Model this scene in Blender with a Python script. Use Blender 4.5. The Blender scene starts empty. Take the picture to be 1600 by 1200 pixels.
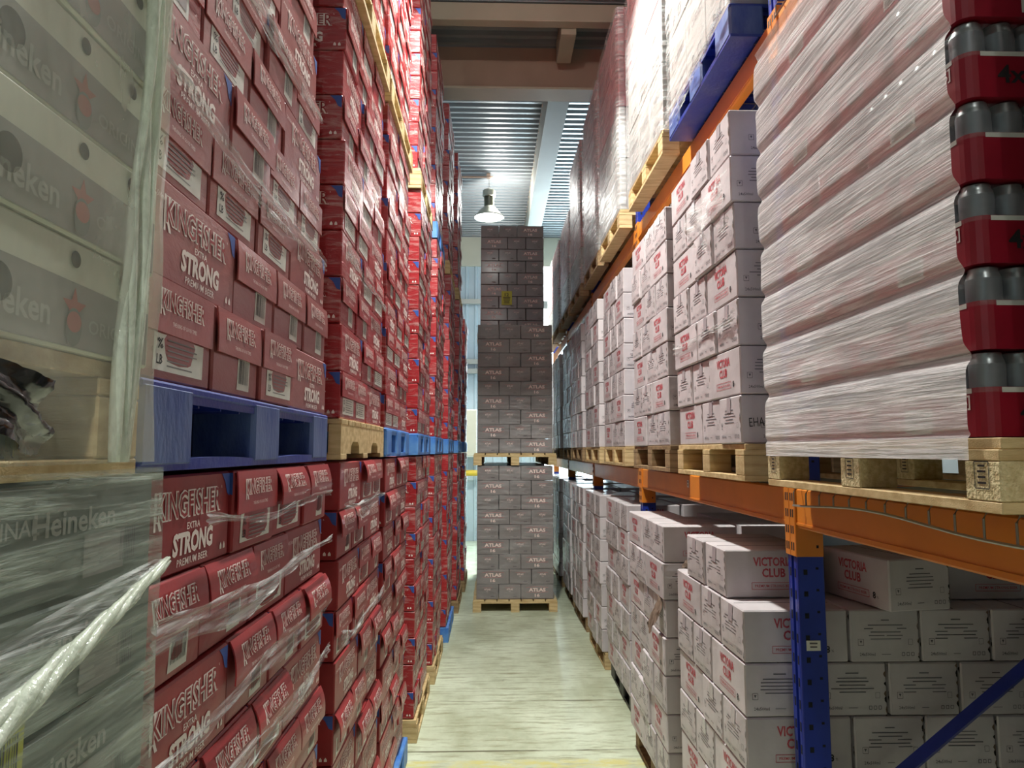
import bpy, math, random
import numpy as np
from mathutils import Vector, Matrix

SC = bpy.context.scene
COL = SC.collection
RND = random.Random(7)
PI = math.pi

# ------------------------------------------------------------------ camera
cam_data = bpy.data.cameras.new('camera')
cam = bpy.data.objects.new('camera', cam_data)
COL.objects.link(cam)
CAM_H = 1.9
cam.location = (0, 0, CAM_H)
cam.rotation_euler = (math.radians(90 + 5.35), 0, math.radians(-1.67))
cam_data.sensor_width = 36
cam_data.lens = 36 * 1100 / 1600
cam_data.clip_start = 0.02
SC.camera = cam
SC.view_settings.view_transform = 'Standard'
SC.view_settings.look = 'None'
SC.view_settings.gamma = 1
SC.view_settings.use_curve_mapping = False
SC.view_settings.exposure = 0.0

# ------------------------------------------------------------------ world
world = bpy.data.worlds.new('world')
SC.world = world
world.use_nodes = True
bg = world.node_tree.nodes['Background']
bg.inputs[0].default_value = (0.93, 0.97, 1.0, 1)
bg.inputs[1].default_value = 0.03

LAMPS = [(-0.10, 3.8, 5.80, 1380), (-0.05, 11.4, 5.74, 1100), (-0.10, -2.5, 5.80, 700)]  # last one is unseen, added behind the camera as fill light
LAMP_CONE = (112, 112, 92)


# ------------------------------------------------------------------ helpers
def mkmesh(name, V, F, M, mats, smooth=False):
    me = bpy.data.meshes.new(name)
    me.from_pydata(V, [], F)
    for m in mats:
        me.materials.append(m)
    if len(F):
        me.polygons.foreach_set('material_index', np.asarray(M, dtype=np.int32))
        if smooth:
            me.polygons.foreach_set('use_smooth', np.ones(len(F), dtype=bool))
    me.update()
    return me


class MB:
    """collects faces of one mesh"""

    def __init__(self):
        self.V, self.F, self.M, self.mats = [], [], [], []

    def mi(self, mat):
        if mat not in self.mats:
            self.mats.append(mat)
        return self.mats.index(mat)

    def add(self, verts, faces, mat):
        b = len(self.V)
        self.V.extend([tuple(v) for v in verts])
        self.F.extend([tuple(i + b for i in f) for f in faces])
        self.M.extend([self.mi(mat)] * len(faces))

    def merge(self, other, mtx=None):
        b = len(self.V)
        A = np.asarray(other.V, dtype=float)
        if mtx is not None:
            R = np.array(mtx)
            A = A @ R[:3, :3].T + R[:3, 3]
        self.V.extend(map(tuple, A))
        self.F.extend([tuple(i + b for i in f) for f in other.F])
        mp = [self.mi(m) for m in other.mats]
        self.M.extend([mp[i] for i in other.M])

    def box(self, x0, x1, y0, y1, z0, z1, mat, c=0.0):
        if c <= 0:
            v = [(x, y, z) for z in (z0, z1) for y in (y0, y1) for x in (x0, x1)]
            f = [(0, 2, 3, 1), (4, 5, 7, 6), (0, 1, 5, 4), (2, 6, 7, 3), (0, 4, 6, 2), (1, 3, 7, 5)]
            self.add(v, f, mat)
            return
        cx, cy, cz = (x0 + x1) / 2, (y0 + y1) / 2, (z0 + z1) / 2
        h = ((x1 - x0) / 2, (y1 - y0) / 2, (z1 - z0) / 2)
        idx, v = {}, []
        for sx in (-1, 1):
            for sy in (-1, 1):
                for sz in (-1, 1):
                    for ax in range(3):
                        s = (sx, sy, sz)
                        p = [s[i] * (h[i] - (0 if i == ax else c)) for i in range(3)]
                        idx[(sx, sy, sz, ax)] = len(v)
                        v.append((cx + p[0], cy + p[1], cz + p[2]))
        f = []
        for ax in range(3):
            a, b = [i for i in range(3) if i != ax]
            for s in (-1, 1):
                q = []
                for sa, sb in ((-1, -1), (1, -1), (1, 1), (-1, 1)):
                    k = [0, 0, 0]
                    k[ax], k[a], k[b] = s, sa, sb
                    q.append(idx[(k[0], k[1], k[2], ax)])
                if (s == 1) == (ax == 1):
                    q.reverse()
                f.append(tuple(q))
        for ax in range(3):                       # edges along ax
            a, b = [i for i in range(3) if i != ax]
            for sa in (-1, 1):
                for sb in (-1, 1):
                    q = []
                    for s, w in ((-1, a), (1, a), (1, b), (-1, b)):
                        k = [0, 0, 0]
                        k[ax], k[a], k[b] = s, sa, sb
                        q.append(idx[(k[0], k[1], k[2], w)])
                    f.append(tuple(q))
        for sx in (-1, 1):
            for sy in (-1, 1):
                for sz in (-1, 1):
                    f.append(tuple(idx[(sx, sy, sz, i)] for i in range(3)))
        self.add(v, f, mat)

    def tube(self, pts, r, mat, n=8, cap=True):
        pts = [Vector(p) for p in pts]
        rs = r if isinstance(r, (list, tuple)) else [r] * len(pts)
        V, F = [], []
        up = Vector((0, 0, 1))
        for i, p in enumerate(pts):
            t = (pts[min(i + 1, len(pts) - 1)] - pts[max(i - 1, 0)])
            t = t.normalized() if t.length else up
            ref = up if abs(t.z) < 0.95 else Vector((1, 0, 0))
            a = t.cross(ref).normalized()
            b = t.cross(a).normalized()
            for k in range(n):
                an = 2 * PI * k / n
                V.append(p + (a * math.cos(an) + b * math.sin(an)) * rs[i])
        for i in range(len(pts) - 1):
            for k in range(n):
                k2 = (k + 1) % n
                F.append((i * n + k, i * n + k2, (i + 1) * n + k2, (i + 1) * n + k))
        if cap:
            F.append(tuple(range(n - 1, -1, -1)))
            F.append(tuple((len(pts) - 1) * n + k for k in range(n)))
        self.add(V, F, mat)

    def lathe(self, prof, c, mat, n=24):
        V, F = [], []
        for r, z in prof:
            for k in range(n):
                a = 2 * PI * k / n
                V.append((c[0] + r * math.cos(a), c[1] + r * math.sin(a), c[2] + z))
        for i in range(len(prof) - 1):
            for k in range(n):
                k2 = (k + 1) % n
                F.append((i * n + k, i * n + k2, (i + 1) * n + k2, (i + 1) * n + k))
        self.add(V, F, mat)

    def mesh(self, name, smooth=False):
        return mkmesh(name, self.V, self.F, self.M, self.mats, smooth)


def link(name, data, parent=None, loc=None, rotz=None):
    o = bpy.data.objects.new(name, data)
    COL.objects.link(o)
    if parent is not None:
        o.parent = parent
    if loc is not None:
        o.location = loc
    if rotz is not None:
        o.rotation_euler = (0, 0, rotz)
    return o


def tag(o, label, cat, group=None, kind=None):
    if label:
        o['label'] = label
    if cat:
        o['category'] = cat
    if group:
        o['group'] = group
    if kind:
        o['kind'] = kind
    return o


def struct(name, me, label=None):
    o = link(name, me)
    o['kind'] = 'structure'
    if label:
        o['label'] = label
        o['category'] = name.split('_')[0]
    return o


# ------------------------------------------------------------------ materials
def srgb(r, g, b):
    f = lambda c: (c / 255 / 12.92) if c / 255 <= 0.04045 else ((c / 255 + 0.055) / 1.055) ** 2.4
    return (f(r), f(g), f(b), 1)


def mat(name, col, rough=0.6, metal=0.0, var=0.0, scale=8.0, bump=0.0, bscale=40.0, stretch=(1, 1, 1),
        objvar=0.0, coat=0.0, col2=None, spec=0.5, detail=4.0, lo=0.35, hi=0.65, coords='Object'):
    m = bpy.data.materials.new(name)
    m.use_nodes = True
    nt = m.node_tree
    p = nt.nodes['Principled BSDF']
    p.inputs['Base Color'].default_value = col
    p.inputs['Roughness'].default_value = rough
    p.inputs['Metallic'].default_value = metal
    p.inputs['Specular IOR Level'].default_value = spec
    p.inputs['Coat Weight'].default_value = coat
    p.inputs['Coat Roughness'].default_value = 0.15
    out = None
    if var or col2 or bump:
        tc = nt.nodes.new('ShaderNodeTexCoord')
        mp = nt.nodes.new('ShaderNodeMapping')
        mp.inputs['Scale'].default_value = stretch
        nt.links.new(tc.outputs[coords], mp.inputs[0])
    if var or col2:
        n = nt.nodes.new('ShaderNodeTexNoise')
        n.inputs['Scale'].default_value = scale
        n.inputs['Detail'].default_value = detail
        nt.links.new(mp.outputs[0], n.inputs['Vector'])
        mx = nt.nodes.new('ShaderNodeMix')
        mx.data_type = 'RGBA'
        rmp = nt.nodes.new('ShaderNodeMapRange')
        rmp.inputs[1].default_value = lo
        rmp.inputs[2].default_value = hi
        nt.links.new(n.outputs[0], rmp.inputs[0])
        nt.links.new(rmp.outputs[0], mx.inputs[0])
        c2 = col2 if col2 else tuple(min(1, c * (1 + var)) for c in col[:3]) + (1,)
        c1 = col if col2 else tuple(c * (1 - var) for c in col[:3]) + (1,)
        mx.inputs[6].default_value = c1
        mx.inputs[7].default_value = c2
        out = mx.outputs[2]
    if objvar:
        oi = nt.nodes.new('ShaderNodeObjectInfo')
        hv = nt.nodes.new('ShaderNodeHueSaturation')
        mr = nt.nodes.new('ShaderNodeMapRange')
        mr.inputs[3].default_value = 1 - objvar
        mr.inputs[4].default_value = 1 + objvar
        nt.links.new(oi.outputs['Random'], mr.inputs[0])
        nt.links.new(mr.outputs[0], hv.inputs['Value'])
        if out:
            nt.links.new(out, hv.inputs['Color'])
        else:
            hv.inputs['Color'].default_value = col
        out = hv.outputs[0]
    if out:
        nt.links.new(out, p.inputs['Base Color'])
    if bump:
        n2 = nt.nodes.new('ShaderNodeTexNoise')
        n2.inputs['Scale'].default_value = bscale
        n2.inputs['Detail'].default_value = 3
        nt.links.new(mp.outputs[0], n2.inputs['Vector'])
        bp = nt.nodes.new('ShaderNodeBump')
        bp.inputs['Strength'].default_value = bump
        bp.inputs['Distance'].default_value = 0.01
        nt.links.new(n2.outputs[0], bp.inputs['Height'])
        nt.links.new(bp.outputs[0], p.inputs['Normal'])
    return m


def film_mat(name, a0, a1, stretch, scale=6.0, col=(0.9, 0.92, 0.9, 1), rough=0.22, patch=2.0, bump=0.6, rot=0.0):
    """stretch film: clear with whitish wrinkled streaks"""
    m = bpy.data.materials.new(name)
    m.use_nodes = True
    nt = m.node_tree
    p = nt.nodes['Principled BSDF']
    p.inputs['Base Color'].default_value = col
    p.inputs['Roughness'].default_value = rough
    p.inputs['Specular IOR Level'].default_value = 0.6
    tc = nt.nodes.new('ShaderNodeTexCoord')
    mp = nt.nodes.new('ShaderNodeMapping')
    mp.inputs['Scale'].default_value = stretch
    mp.inputs['Rotation'].default_value = (rot, 0, 0)
    nt.links.new(tc.outputs['Object'], mp.inputs[0])
    n1 = nt.nodes.new('ShaderNodeTexNoise')
    n1.inputs['Scale'].default_value = scale
    n1.inputs['Detail'].default_value = 5
    n1.inputs['Roughness'].default_value = 0.65
    n1.inputs['Distortion'].default_value = 0.4
    nt.links.new(mp.outputs[0], n1.inputs['Vector'])
    n2 = nt.nodes.new('ShaderNodeTexNoise')
    n2.inputs['Scale'].default_value = patch
    n2.inputs['Detail'].default_value = 3
    nt.links.new(tc.outputs['Object'], n2.inputs['Vector'])
    mr = nt.nodes.new('ShaderNodeMapRange')
    mr.inputs[1].default_value = 0.42
    mr.inputs[2].default_value = 0.72
    nt.links.new(n1.outputs[0], mr.inputs[0])
    mr2 = nt.nodes.new('ShaderNodeMapRange')
    mr2.inputs[1].default_value = 0.3
    mr2.inputs[2].default_value = 0.7
    mr2.inputs[3].default_value = 0.45
    mr2.inputs[4].default_value = 1.25
    nt.links.new(n2.outputs[0], mr2.inputs[0])
    mu = nt.nodes.new('ShaderNodeMath')
    mu.operation = 'MULTIPLY'
    nt.links.new(mr.outputs[0], mu.inputs[0])
    nt.links.new(mr2.outputs[0], mu.inputs[1])
    ma = nt.nodes.new('ShaderNodeMapRange')
    ma.inputs[3].default_value = a0
    ma.inputs[4].default_value = a1
    nt.links.new(mu.outputs[0], ma.inputs[0])
    nt.links.new(ma.outputs[0], p.inputs['Alpha'])
    bp = nt.nodes.new('ShaderNodeBump')
    bp.inputs['Strength'].default_value = bump
    bp.inputs['Distance'].default_value = 0.01
    nt.links.new(n1.outputs[0], bp.inputs['Height'])
    nt.links.new(bp.outputs[0], p.inputs['Normal'])
    return m


def emit(name, col, s):
    m = bpy.data.materials.new(name)
    m.use_nodes = True
    p = m.node_tree.nodes['Principled BSDF']
    p.inputs['Base Color'].default_value = (0.8, 0.8, 0.8, 1)
    p.inputs['Emission Color'].default_value = col
    p.inputs['Emission Strength'].default_value = s
    return m


M = {}


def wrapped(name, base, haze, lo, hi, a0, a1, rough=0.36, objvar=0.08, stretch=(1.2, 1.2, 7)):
    """carton board, film sheen painted into its colour: whitish haze streaks and a wrinkled gloss"""
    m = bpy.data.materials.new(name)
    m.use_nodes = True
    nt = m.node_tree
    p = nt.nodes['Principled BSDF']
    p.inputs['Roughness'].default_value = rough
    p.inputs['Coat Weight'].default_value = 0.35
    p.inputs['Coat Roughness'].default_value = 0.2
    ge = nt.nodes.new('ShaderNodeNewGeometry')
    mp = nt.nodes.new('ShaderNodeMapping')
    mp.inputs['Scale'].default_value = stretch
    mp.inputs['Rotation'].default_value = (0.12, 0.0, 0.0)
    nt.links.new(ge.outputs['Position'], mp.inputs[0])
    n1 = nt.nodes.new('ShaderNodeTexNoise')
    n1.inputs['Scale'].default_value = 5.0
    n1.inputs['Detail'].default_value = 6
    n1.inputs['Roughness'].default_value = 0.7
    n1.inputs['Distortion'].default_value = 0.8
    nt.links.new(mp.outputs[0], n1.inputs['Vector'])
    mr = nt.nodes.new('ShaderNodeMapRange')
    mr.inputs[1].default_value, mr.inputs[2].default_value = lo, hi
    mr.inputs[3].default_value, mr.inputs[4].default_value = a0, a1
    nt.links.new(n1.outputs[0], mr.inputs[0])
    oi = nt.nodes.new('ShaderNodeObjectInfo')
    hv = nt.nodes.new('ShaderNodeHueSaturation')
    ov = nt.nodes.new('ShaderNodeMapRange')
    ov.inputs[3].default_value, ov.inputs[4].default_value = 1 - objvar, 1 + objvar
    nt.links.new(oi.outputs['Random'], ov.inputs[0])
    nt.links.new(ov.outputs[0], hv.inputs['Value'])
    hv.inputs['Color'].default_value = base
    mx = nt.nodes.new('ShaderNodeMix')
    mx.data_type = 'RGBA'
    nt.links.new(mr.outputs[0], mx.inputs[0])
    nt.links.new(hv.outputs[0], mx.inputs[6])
    mx.inputs[7].default_value = haze  # film glints put into the carton colour as pale streaks
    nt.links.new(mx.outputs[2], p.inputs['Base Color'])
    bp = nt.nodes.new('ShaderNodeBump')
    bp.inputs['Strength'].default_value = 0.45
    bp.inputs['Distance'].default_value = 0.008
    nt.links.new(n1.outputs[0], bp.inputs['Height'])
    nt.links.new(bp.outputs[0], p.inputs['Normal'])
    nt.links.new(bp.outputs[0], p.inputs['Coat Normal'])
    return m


M['red'] = mat('red_carton', srgb(148, 42, 45), 0.42, var=0.12, scale=5, objvar=0.12, coat=0.15, bump=0.12, bscale=14)
M['redflap'] = mat('red_flap', srgb(156, 46, 50), 0.4, var=0.12, scale=6, objvar=0.12, coat=0.25, bump=0.15, bscale=14)
M['redw'] = wrapped('sheen_painted_red_carton', srgb(160, 34, 40), srgb(214, 196, 190), 0.50, 0.72, 0.0, 0.55)
M['redflapw'] = wrapped('sheen_painted_red_flap', srgb(164, 38, 44), srgb(214, 196, 190), 0.50, 0.72, 0.0, 0.55)
M['redn'] = wrapped('haze_painted_red_carton', srgb(146, 40, 42), srgb(186, 150, 142), 0.35, 0.8, 0.08, 0.42, stretch=(0.6, 0.6, 1.2))
M['redflapn'] = wrapped('haze_painted_red_flap', srgb(150, 44, 46), srgb(186, 150, 142), 0.35, 0.8, 0.08, 0.42, stretch=(0.6, 0.6, 1.2))
M['redink'] = mat('red_ink', srgb(150, 40, 44), 0.5)
M['kwhite'] = mat('print_cream', srgb(244, 230, 224), 0.5)
M['klabel'] = mat('label_paper', srgb(222, 220, 212), 0.55, var=0.06, scale=20)
M['black'] = mat('black_ink', srgb(38, 36, 38), 0.6)
M['greyink'] = mat('grey_ink', srgb(96, 92, 96), 0.6)
M['kblue'] = mat('blue_print', srgb(50, 84, 160), 0.5)
M['gap'] = mat('dark_recess', srgb(22, 18, 18), 0.9)
M['white'] = mat('white_carton', srgb(196, 188, 190), 0.5, var=0.09, scale=5, objvar=0.09, coat=0.15, bump=0.35, bscale=11)
M['vred'] = mat('faded_red_ink', srgb(176, 48, 62), 0.6, col2=srgb(196, 96, 104), scale=30)
M['brown'] = mat('bare_cardboard', srgb(112, 92, 78), 0.8, var=0.2, scale=30)
M['tape'] = mat('packing_tape', srgb(178, 168, 172), 0.25, coat=0.3)
M['atlas'] = mat('charcoal_carton', srgb(128, 121, 120), 0.42, var=0.1, scale=6, objvar=0.1, coat=0.35, bump=0.25, bscale=9)
M['aedge'] = mat('carton_border', srgb(140, 130, 130), 0.5)
M['ared'] = mat('atlas_red', srgb(190, 110, 112), 0.5)
M['textink'] = mat('small_print_ink', srgb(132, 128, 128), 0.6)
M['apink'] = mat('atlas_cream', srgb(240, 214, 206), 0.5)
M['hlight'] = mat('pale_carton', srgb(212, 214, 194), 0.5, var=0.05, scale=4, objvar=0.04)
M['hdark'] = mat('grey_band', srgb(140, 139, 132), 0.5, var=0.08, scale=4)
M['hgreen'] = mat('dark_green_carton', srgb(104, 112, 104), 0.45, var=0.1, scale=5, objvar=0.08)
M['hink'] = mat('pale_ink', srgb(168, 168, 158), 0.6)
M['hstar'] = mat('star_ink', srgb(170, 96, 88), 0.6)
M['yellow'] = mat('yellow_label', srgb(196, 196, 60), 0.5)
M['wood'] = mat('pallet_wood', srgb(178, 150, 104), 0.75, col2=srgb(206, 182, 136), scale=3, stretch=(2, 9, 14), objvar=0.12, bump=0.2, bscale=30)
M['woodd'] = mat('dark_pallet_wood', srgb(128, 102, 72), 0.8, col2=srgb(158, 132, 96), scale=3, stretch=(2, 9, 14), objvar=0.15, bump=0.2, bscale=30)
M['chip'] = mat('chipboard_block', srgb(186, 166, 122), 0.85, col2=srgb(214, 198, 156), scale=60, bump=0.6, bscale=120, objvar=0.08)
M['bluepl'] = mat('blue_plastic', srgb(24, 48, 140), 0.45, col2=srgb(70, 84, 140), scale=7, bump=0.15, bscale=60, lo=0.45, hi=0.8)
M['blueface'] = mat('scuffed_blue_plastic', srgb(62, 82, 142), 0.55, col2=srgb(92, 110, 156), scale=16, bump=0.2, bscale=80, stretch=(1, 1, 0.4))
M['sky'] = mat('pale_blue_plastic', srgb(46, 110, 200), 0.45, col2=srgb(96, 146, 206), scale=8)
M['blackpl'] = mat('black_plastic', srgb(34, 34, 38), 0.5, var=0.2)
M['orange'] = mat('orange_paint', srgb(208, 124, 40), 0.4, var=0.08, scale=4, coat=0.15, bump=0.05, bscale=30)
M['post'] = mat('blue_paint', srgb(30, 52, 150), 0.4, var=0.12, scale=6, coat=0.2)
M['slot'] = mat('slot_shadow', srgb(12, 14, 26), 0.8)
M['wire'] = mat('wire_steel', srgb(150, 146, 138), 0.4, metal=0.7)
M['steel'] = mat('painted_steel', srgb(172, 168, 158), 0.5, var=0.06, scale=2)
M['girder'] = mat('primed_girder', srgb(182, 152, 132), 0.6, var=0.08, scale=1.5)
M['girderl'] = mat('girder_flange', srgb(196, 182, 160), 0.6, var=0.06, scale=2)
M['lampm'] = mat('lamp_metal', srgb(170, 172, 160), 0.35, metal=0.6)
M['roof'] = mat('roof_sheet', srgb(150, 154, 156), 0.35, metal=0.35, var=0.06, scale=2)
M['rafter'] = mat('rafter_steel', srgb(140, 138, 128), 0.55, var=0.06, scale=2)
M['panel'] = mat('wall_sheet', srgb(176, 190, 196), 0.45, var=0.04, scale=2)
M['cream'] = mat('cream_wall', srgb(196, 190, 170), 0.7, var=0.04, scale=2)
M['filmw'] = film_mat('stretch_film', 0.10, 0.85, (1, 0.25, 9), 9, bump=0.8, patch=4)
M['filmcan'] = film_mat('cloudy_stretch_film', 0.44, 1.0, (1, 1.1, 34), 3.4, col=(0.97, 0.93, 0.93, 1), patch=3.4, bump=1.0, rough=0.2, rot=0.10)
M['filmu'] = film_mat('thin_stretch_film', 0.10, 0.8, (1, 1.6, 14), 3.0, col=(0.62, 0.64, 0.63, 1), patch=2.5, bump=0.7)
M['filmh'] = film_mat('pale_stretch_film', 0.22, 0.40, (1, 1.6, 0.8), 4, col=srgb(216, 218, 200), patch=5, rough=0.3, bump=0.4)
M['filmg'] = film_mat('green_stretch_film', 0.12, 0.9, (1, 1.0, 16), 3.0, col=srgb(196, 208, 194), patch=5, rough=0.2, bump=0.8)
M['filmr'] = film_mat('rope_film', 0.75, 1.0, (4, 4, 4), 8, col=srgb(220, 228, 214), rough=0.15, bump=1.0)
M['shrink'] = film_mat('clear_shrink_film', 0.03, 0.22, (2, 2, 8), 5, col=(0.7, 0.7, 0.7, 1), rough=0.08, bump=0.6)
M['canred'] = mat('can_tray_red', srgb(150, 16, 40), 0.4, var=0.1, objvar=0.06, coat=0.3)
M['can'] = mat('can_silver', srgb(150, 156, 156), 0.3, metal=0.8)
M['canpaint'] = mat('can_print', srgb(128, 132, 138), 0.35, metal=0.4)
M['foil'] = mat('black_foil', srgb(30, 30, 30), 0.15, bump=0.8, bscale=14, coat=0.8)
M['pink'] = mat('pink_carton', srgb(186, 142, 144), 0.5, var=0.08, scale=3, objvar=0.06)
M['paleu'] = mat('offwhite_carton', srgb(158, 154, 150), 0.5, var=0.06, scale=3, objvar=0.05)
M['yellowpipe'] = mat('yellow_paint', srgb(210, 176, 50), 0.5)
M['window'] = emit('bright_daylight_pane', (0.70, 0.90, 1.0, 1), 26.0)
M['bulb'] = emit('lamp_diffuser', (1.0, 1.0, 0.96, 1), 14.0)

# floor material
def floor_mat():
    m = bpy.data.materials.new('worn_concrete')
    m.use_nodes = True
    nt = m.node_tree
    p = nt.nodes['Principled BSDF']
    p.inputs['Roughness'].default_value = 0.42
    tc = nt.nodes.new('ShaderNodeTexCoord')
    def noise(scale, stretch, detail=6):
        mp = nt.nodes.new('ShaderNodeMapping')
        mp.inputs['Scale'].default_value = stretch
        nt.links.new(tc.outputs['Object'], mp.inputs[0])
        n = nt.nodes.new('ShaderNodeTexNoise')
        n.inputs['Scale'].default_value = scale
        n.inputs['Detail'].default_value = detail
        n.inputs['Roughness'].default_value = 0.65
        nt.links.new(mp.outputs[0], n.inputs['Vector'])
        return n.outputs[0]
    def ramp(src, lo, hi):
        r = nt.nodes.new('ShaderNodeMapRange')
        r.inputs[1].default_value = lo
        r.inputs[2].default_value = hi
        nt.links.new(src, r.inputs[0])
        return r.outputs[0]
    def mix(f, a, b):
        x = nt.nodes.new('ShaderNodeMix')
        x.data_type = 'RGBA'
        nt.links.new(f, x.inputs[0])
        for k, c in ((6, a), (7, b)):
            if isinstance(c, tuple):
                x.inputs[k].default_value = c
            else:
                nt.links.new(c, x.inputs[k])
        return x.outputs[2]
    c = mix(ramp(noise(1.6, (1, 0.7, 1)), 0.35, 0.65), srgb(176, 182, 154), srgb(218, 226, 202))
    c = mix(ramp(noise(7, (0.5, 3.0, 1), 8), 0.50, 0.70), c, srgb(150, 150, 118))
    c = mix(ramp(noise(3.0, (1.2, 1.2, 1), 4), 0.68, 0.72), c, srgb(150, 154, 130))
    c = mix(ramp(noise(12, (0.3, 5, 1), 5), 0.66, 0.76), c, srgb(228, 234, 208))
    sx = nt.nodes.new('ShaderNodeSeparateXYZ')
    nt.links.new(tc.outputs['Object'], sx.inputs[0])
    def band(y, half):
        a = nt.nodes.new('ShaderNodeMath')
        a.operation = 'SUBTRACT'
        a.inputs[1].default_value = y
        nt.links.new(sx.outputs[1], a.inputs[0])
        b = nt.nodes.new('ShaderNodeMath')
        b.operation = 'ABSOLUTE'
        nt.links.new(a.outputs[0], b.inputs[0])
        r = nt.nodes.new('ShaderNodeMapRange')
        r.inputs[1].default_value, r.inputs[2].default_value = half, half * 0.6
        r.inputs[3].default_value, r.inputs[4].default_value = 0, 1
        nt.links.new(b.outputs[0], r.inputs[0])
        return r.outputs[0]
    def mul(a, b):
        x = nt.nodes.new('ShaderNodeMath')
        x.operation = 'MULTIPLY'
        nt.links.new(a, x.inputs[0])
        nt.links.new(b, x.inputs[1])
        return x.outputs[0]
    c = mix(mul(band(4.47, 0.07), ramp(noise(6, (1, 2, 1), 6), 0.40, 0.60)), c, srgb(206, 200, 130))
    c = mix(mul(band(4.66, 0.012), ramp(noise(2, (1, 1, 1), 3), 0.35, 0.55)), c, srgb(110, 108, 84))
    c = mix(mul(band(5.55, 0.012), ramp(noise(2, (1, 1, 1), 3), 0.40, 0.55)), c, srgb(118, 116, 90))
    nt.links.new(c, p.inputs['Base Color'])
    bp = nt.nodes.new('ShaderNodeBump')
    bp.inputs['Strength'].default_value = 0.15
    nt.links.new(noise(9, (1, 1, 1)), bp.inputs['Height'])
    nt.links.new(bp.outputs[0], p.inputs['Normal'])
    return m


M['floor'] = floor_mat()

# ------------------------------------------------------------------ text
_TX = {}


def text2d(s, bold=0.0, res=2):
    """lettering as a flat fill, scaled to the unit box around its centre"""
    k = (s, bold, res)
    if k not in _TX:
        cu = bpy.data.curves.new('t', 'FONT')
        cu.body = s
        cu.resolution_u = res
        cu.offset = bold
        cu.align_x = 'CENTER'
        cu.space_line = 0.95
        o = bpy.data.objects.new('t', cu)
        me = bpy.data.meshes.new_from_object(o)
        P = np.array([v.co[:2] for v in me.vertices])
        F = [tuple(p.vertices) for p in me.polygons]
        bpy.data.objects.remove(o)
        bpy.data.curves.remove(cu)
        bpy.data.meshes.remove(me)
        lo, hi = P.min(0), P.max(0)
        _TX[k] = ((P - (lo + hi) / 2) / (hi - lo), F)
    return _TX[k]


class Face:
    """one side of a carton: a bulged sheet that carries its print"""

    def __init__(self, c, n, hu, hv, bulge=0.0, seed=0):
        self.c, self.n = np.array(c, float), np.array(n, float)
        self.v = np.array((0, 0, 1.0))
        self.u = np.cross(self.v, self.n)
        self.hu, self.hv, self.b = hu, hv, bulge
        r = random.Random(seed)
        self.k = (r.uniform(-.25, .25), r.uniform(-.35, .1))

    def p(self, s, t, off=0.0):
        a, b = s / self.hu, t / self.hv
        d = self.b * max(0, 1 - a * a) * max(0, 1 - b * b) * (1 + self.k[0] * a + self.k[1] * b)
        return self.c + self.u * s + self.v * t + self.n * (d + off)

    def grid(self, mb, m, ch, nu=8, nv=5):
        if self.b <= 0:
            nu = nv = 1
        V, F = [], []
        for j in range(nv + 1):
            for i in range(nu + 1):
                V.append(self.p((i / nu * 2 - 1) * (self.hu - ch), (j / nv * 2 - 1) * (self.hv - ch)))
        for j in range(nv):
            for i in range(nu):
                a = j * (nu + 1) + i
                F.append((a, a + 1, a + nu + 2, a + nu + 1))
        mb.add(V, F, m)

    def shape(self, mb, P, F, s, t, w, h, m, off=0.0012, ang=0.0):
        ca, sa = math.cos(ang), math.sin(ang)
        V = [self.p(s + x * w * ca - y * h * sa, t + x * w * sa + y * h * ca, off) for x, y in P]
        mb.add(V, F, m)

    def text(self, mb, txt, s, t, w, h, m, bold=0.0, res=2, off=0.0012, ang=0.0):
        P, F = text2d(txt, bold, res)
        self.shape(mb, P, F, s, t, w, h, m, off, ang)

    def rect(self, mb, s, t, w, h, m, off=0.001, ang=0.0):
        self.shape(mb, [(-.5, -.5), (.5, -.5), (.5, .5), (-.5, .5)], [(0, 1, 2, 3)], s, t, w, h, m, off, ang)

    def outline(self, mb, s, t, w, h, th, m, off=0.001):
        for a, b, c, d in ((s, t + h / 2, w, th), (s, t - h / 2, w, th), (s - w / 2, t, th, h), (s + w / 2, t, th, h)):
            self.rect(mb, a, b, c, d, m, off)

    def poly(self, mb, pts, m, off=0.001):
        mb.add([self.p(a, b, off) for a, b in pts], [tuple(range(len(pts)))], m)

    def lines(self, mb, s, t, w, n, pitch, th, m, r, off=0.0012, center=True):
        """rows of unreadable small print"""
        for i in range(n):
            ww = w * r.uniform(0.55, 1.0)
            x = s if center else s - (w - ww) / 2
            self.rect(mb, x, t - i * pitch, ww, th, m, off)

    def barcode(self, mb, s, t, w, h, m, r, off=0.0015):
        x = -w / 2
        while x < w / 2 - 0.002:
            b = r.choice((0.0010, 0.0014, 0.0024))
            self.rect(mb, s + x + b / 2, t, b, h, m, off)
            x += b + r.choice((0.0020, 0.0032))


def carton_body(mb, lx, ly, lz, m, ch=0.004, bulge=0.0, seed=0, top=True):
    """carton shell: four bulged sides, top, base and rounded edges; returns its faces"""
    fs = {}
    for key, n, hu, d in (('+x', (1, 0, 0), ly / 2, lx / 2), ('-x', (-1, 0, 0), ly / 2, lx / 2),
                          ('+y', (0, 1, 0), lx / 2, ly / 2), ('-y', (0, -1, 0), lx / 2, ly / 2)):
        f = Face((n[0] * d, n[1] * d, lz / 2), n, hu, lz / 2, bulge if key == '+x' else min(bulge, 0.002), seed + '+x-x+y-y'.index(key))
        f.grid(mb, m, ch)
        fs[key] = f
    # edges, top and base from the chamfered box without its four sides
    t = MB()
    t.box(-lx / 2, lx / 2, -ly / 2, ly / 2, 0, lz, m, ch)
    keep = [i for i in range(len(t.F)) if i not in (0, 1, 2, 3)]
    t.F = [t.F[i] for i in keep]
    t.M = [0] * len(keep)
    mb.merge(t)
    return fs


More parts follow.
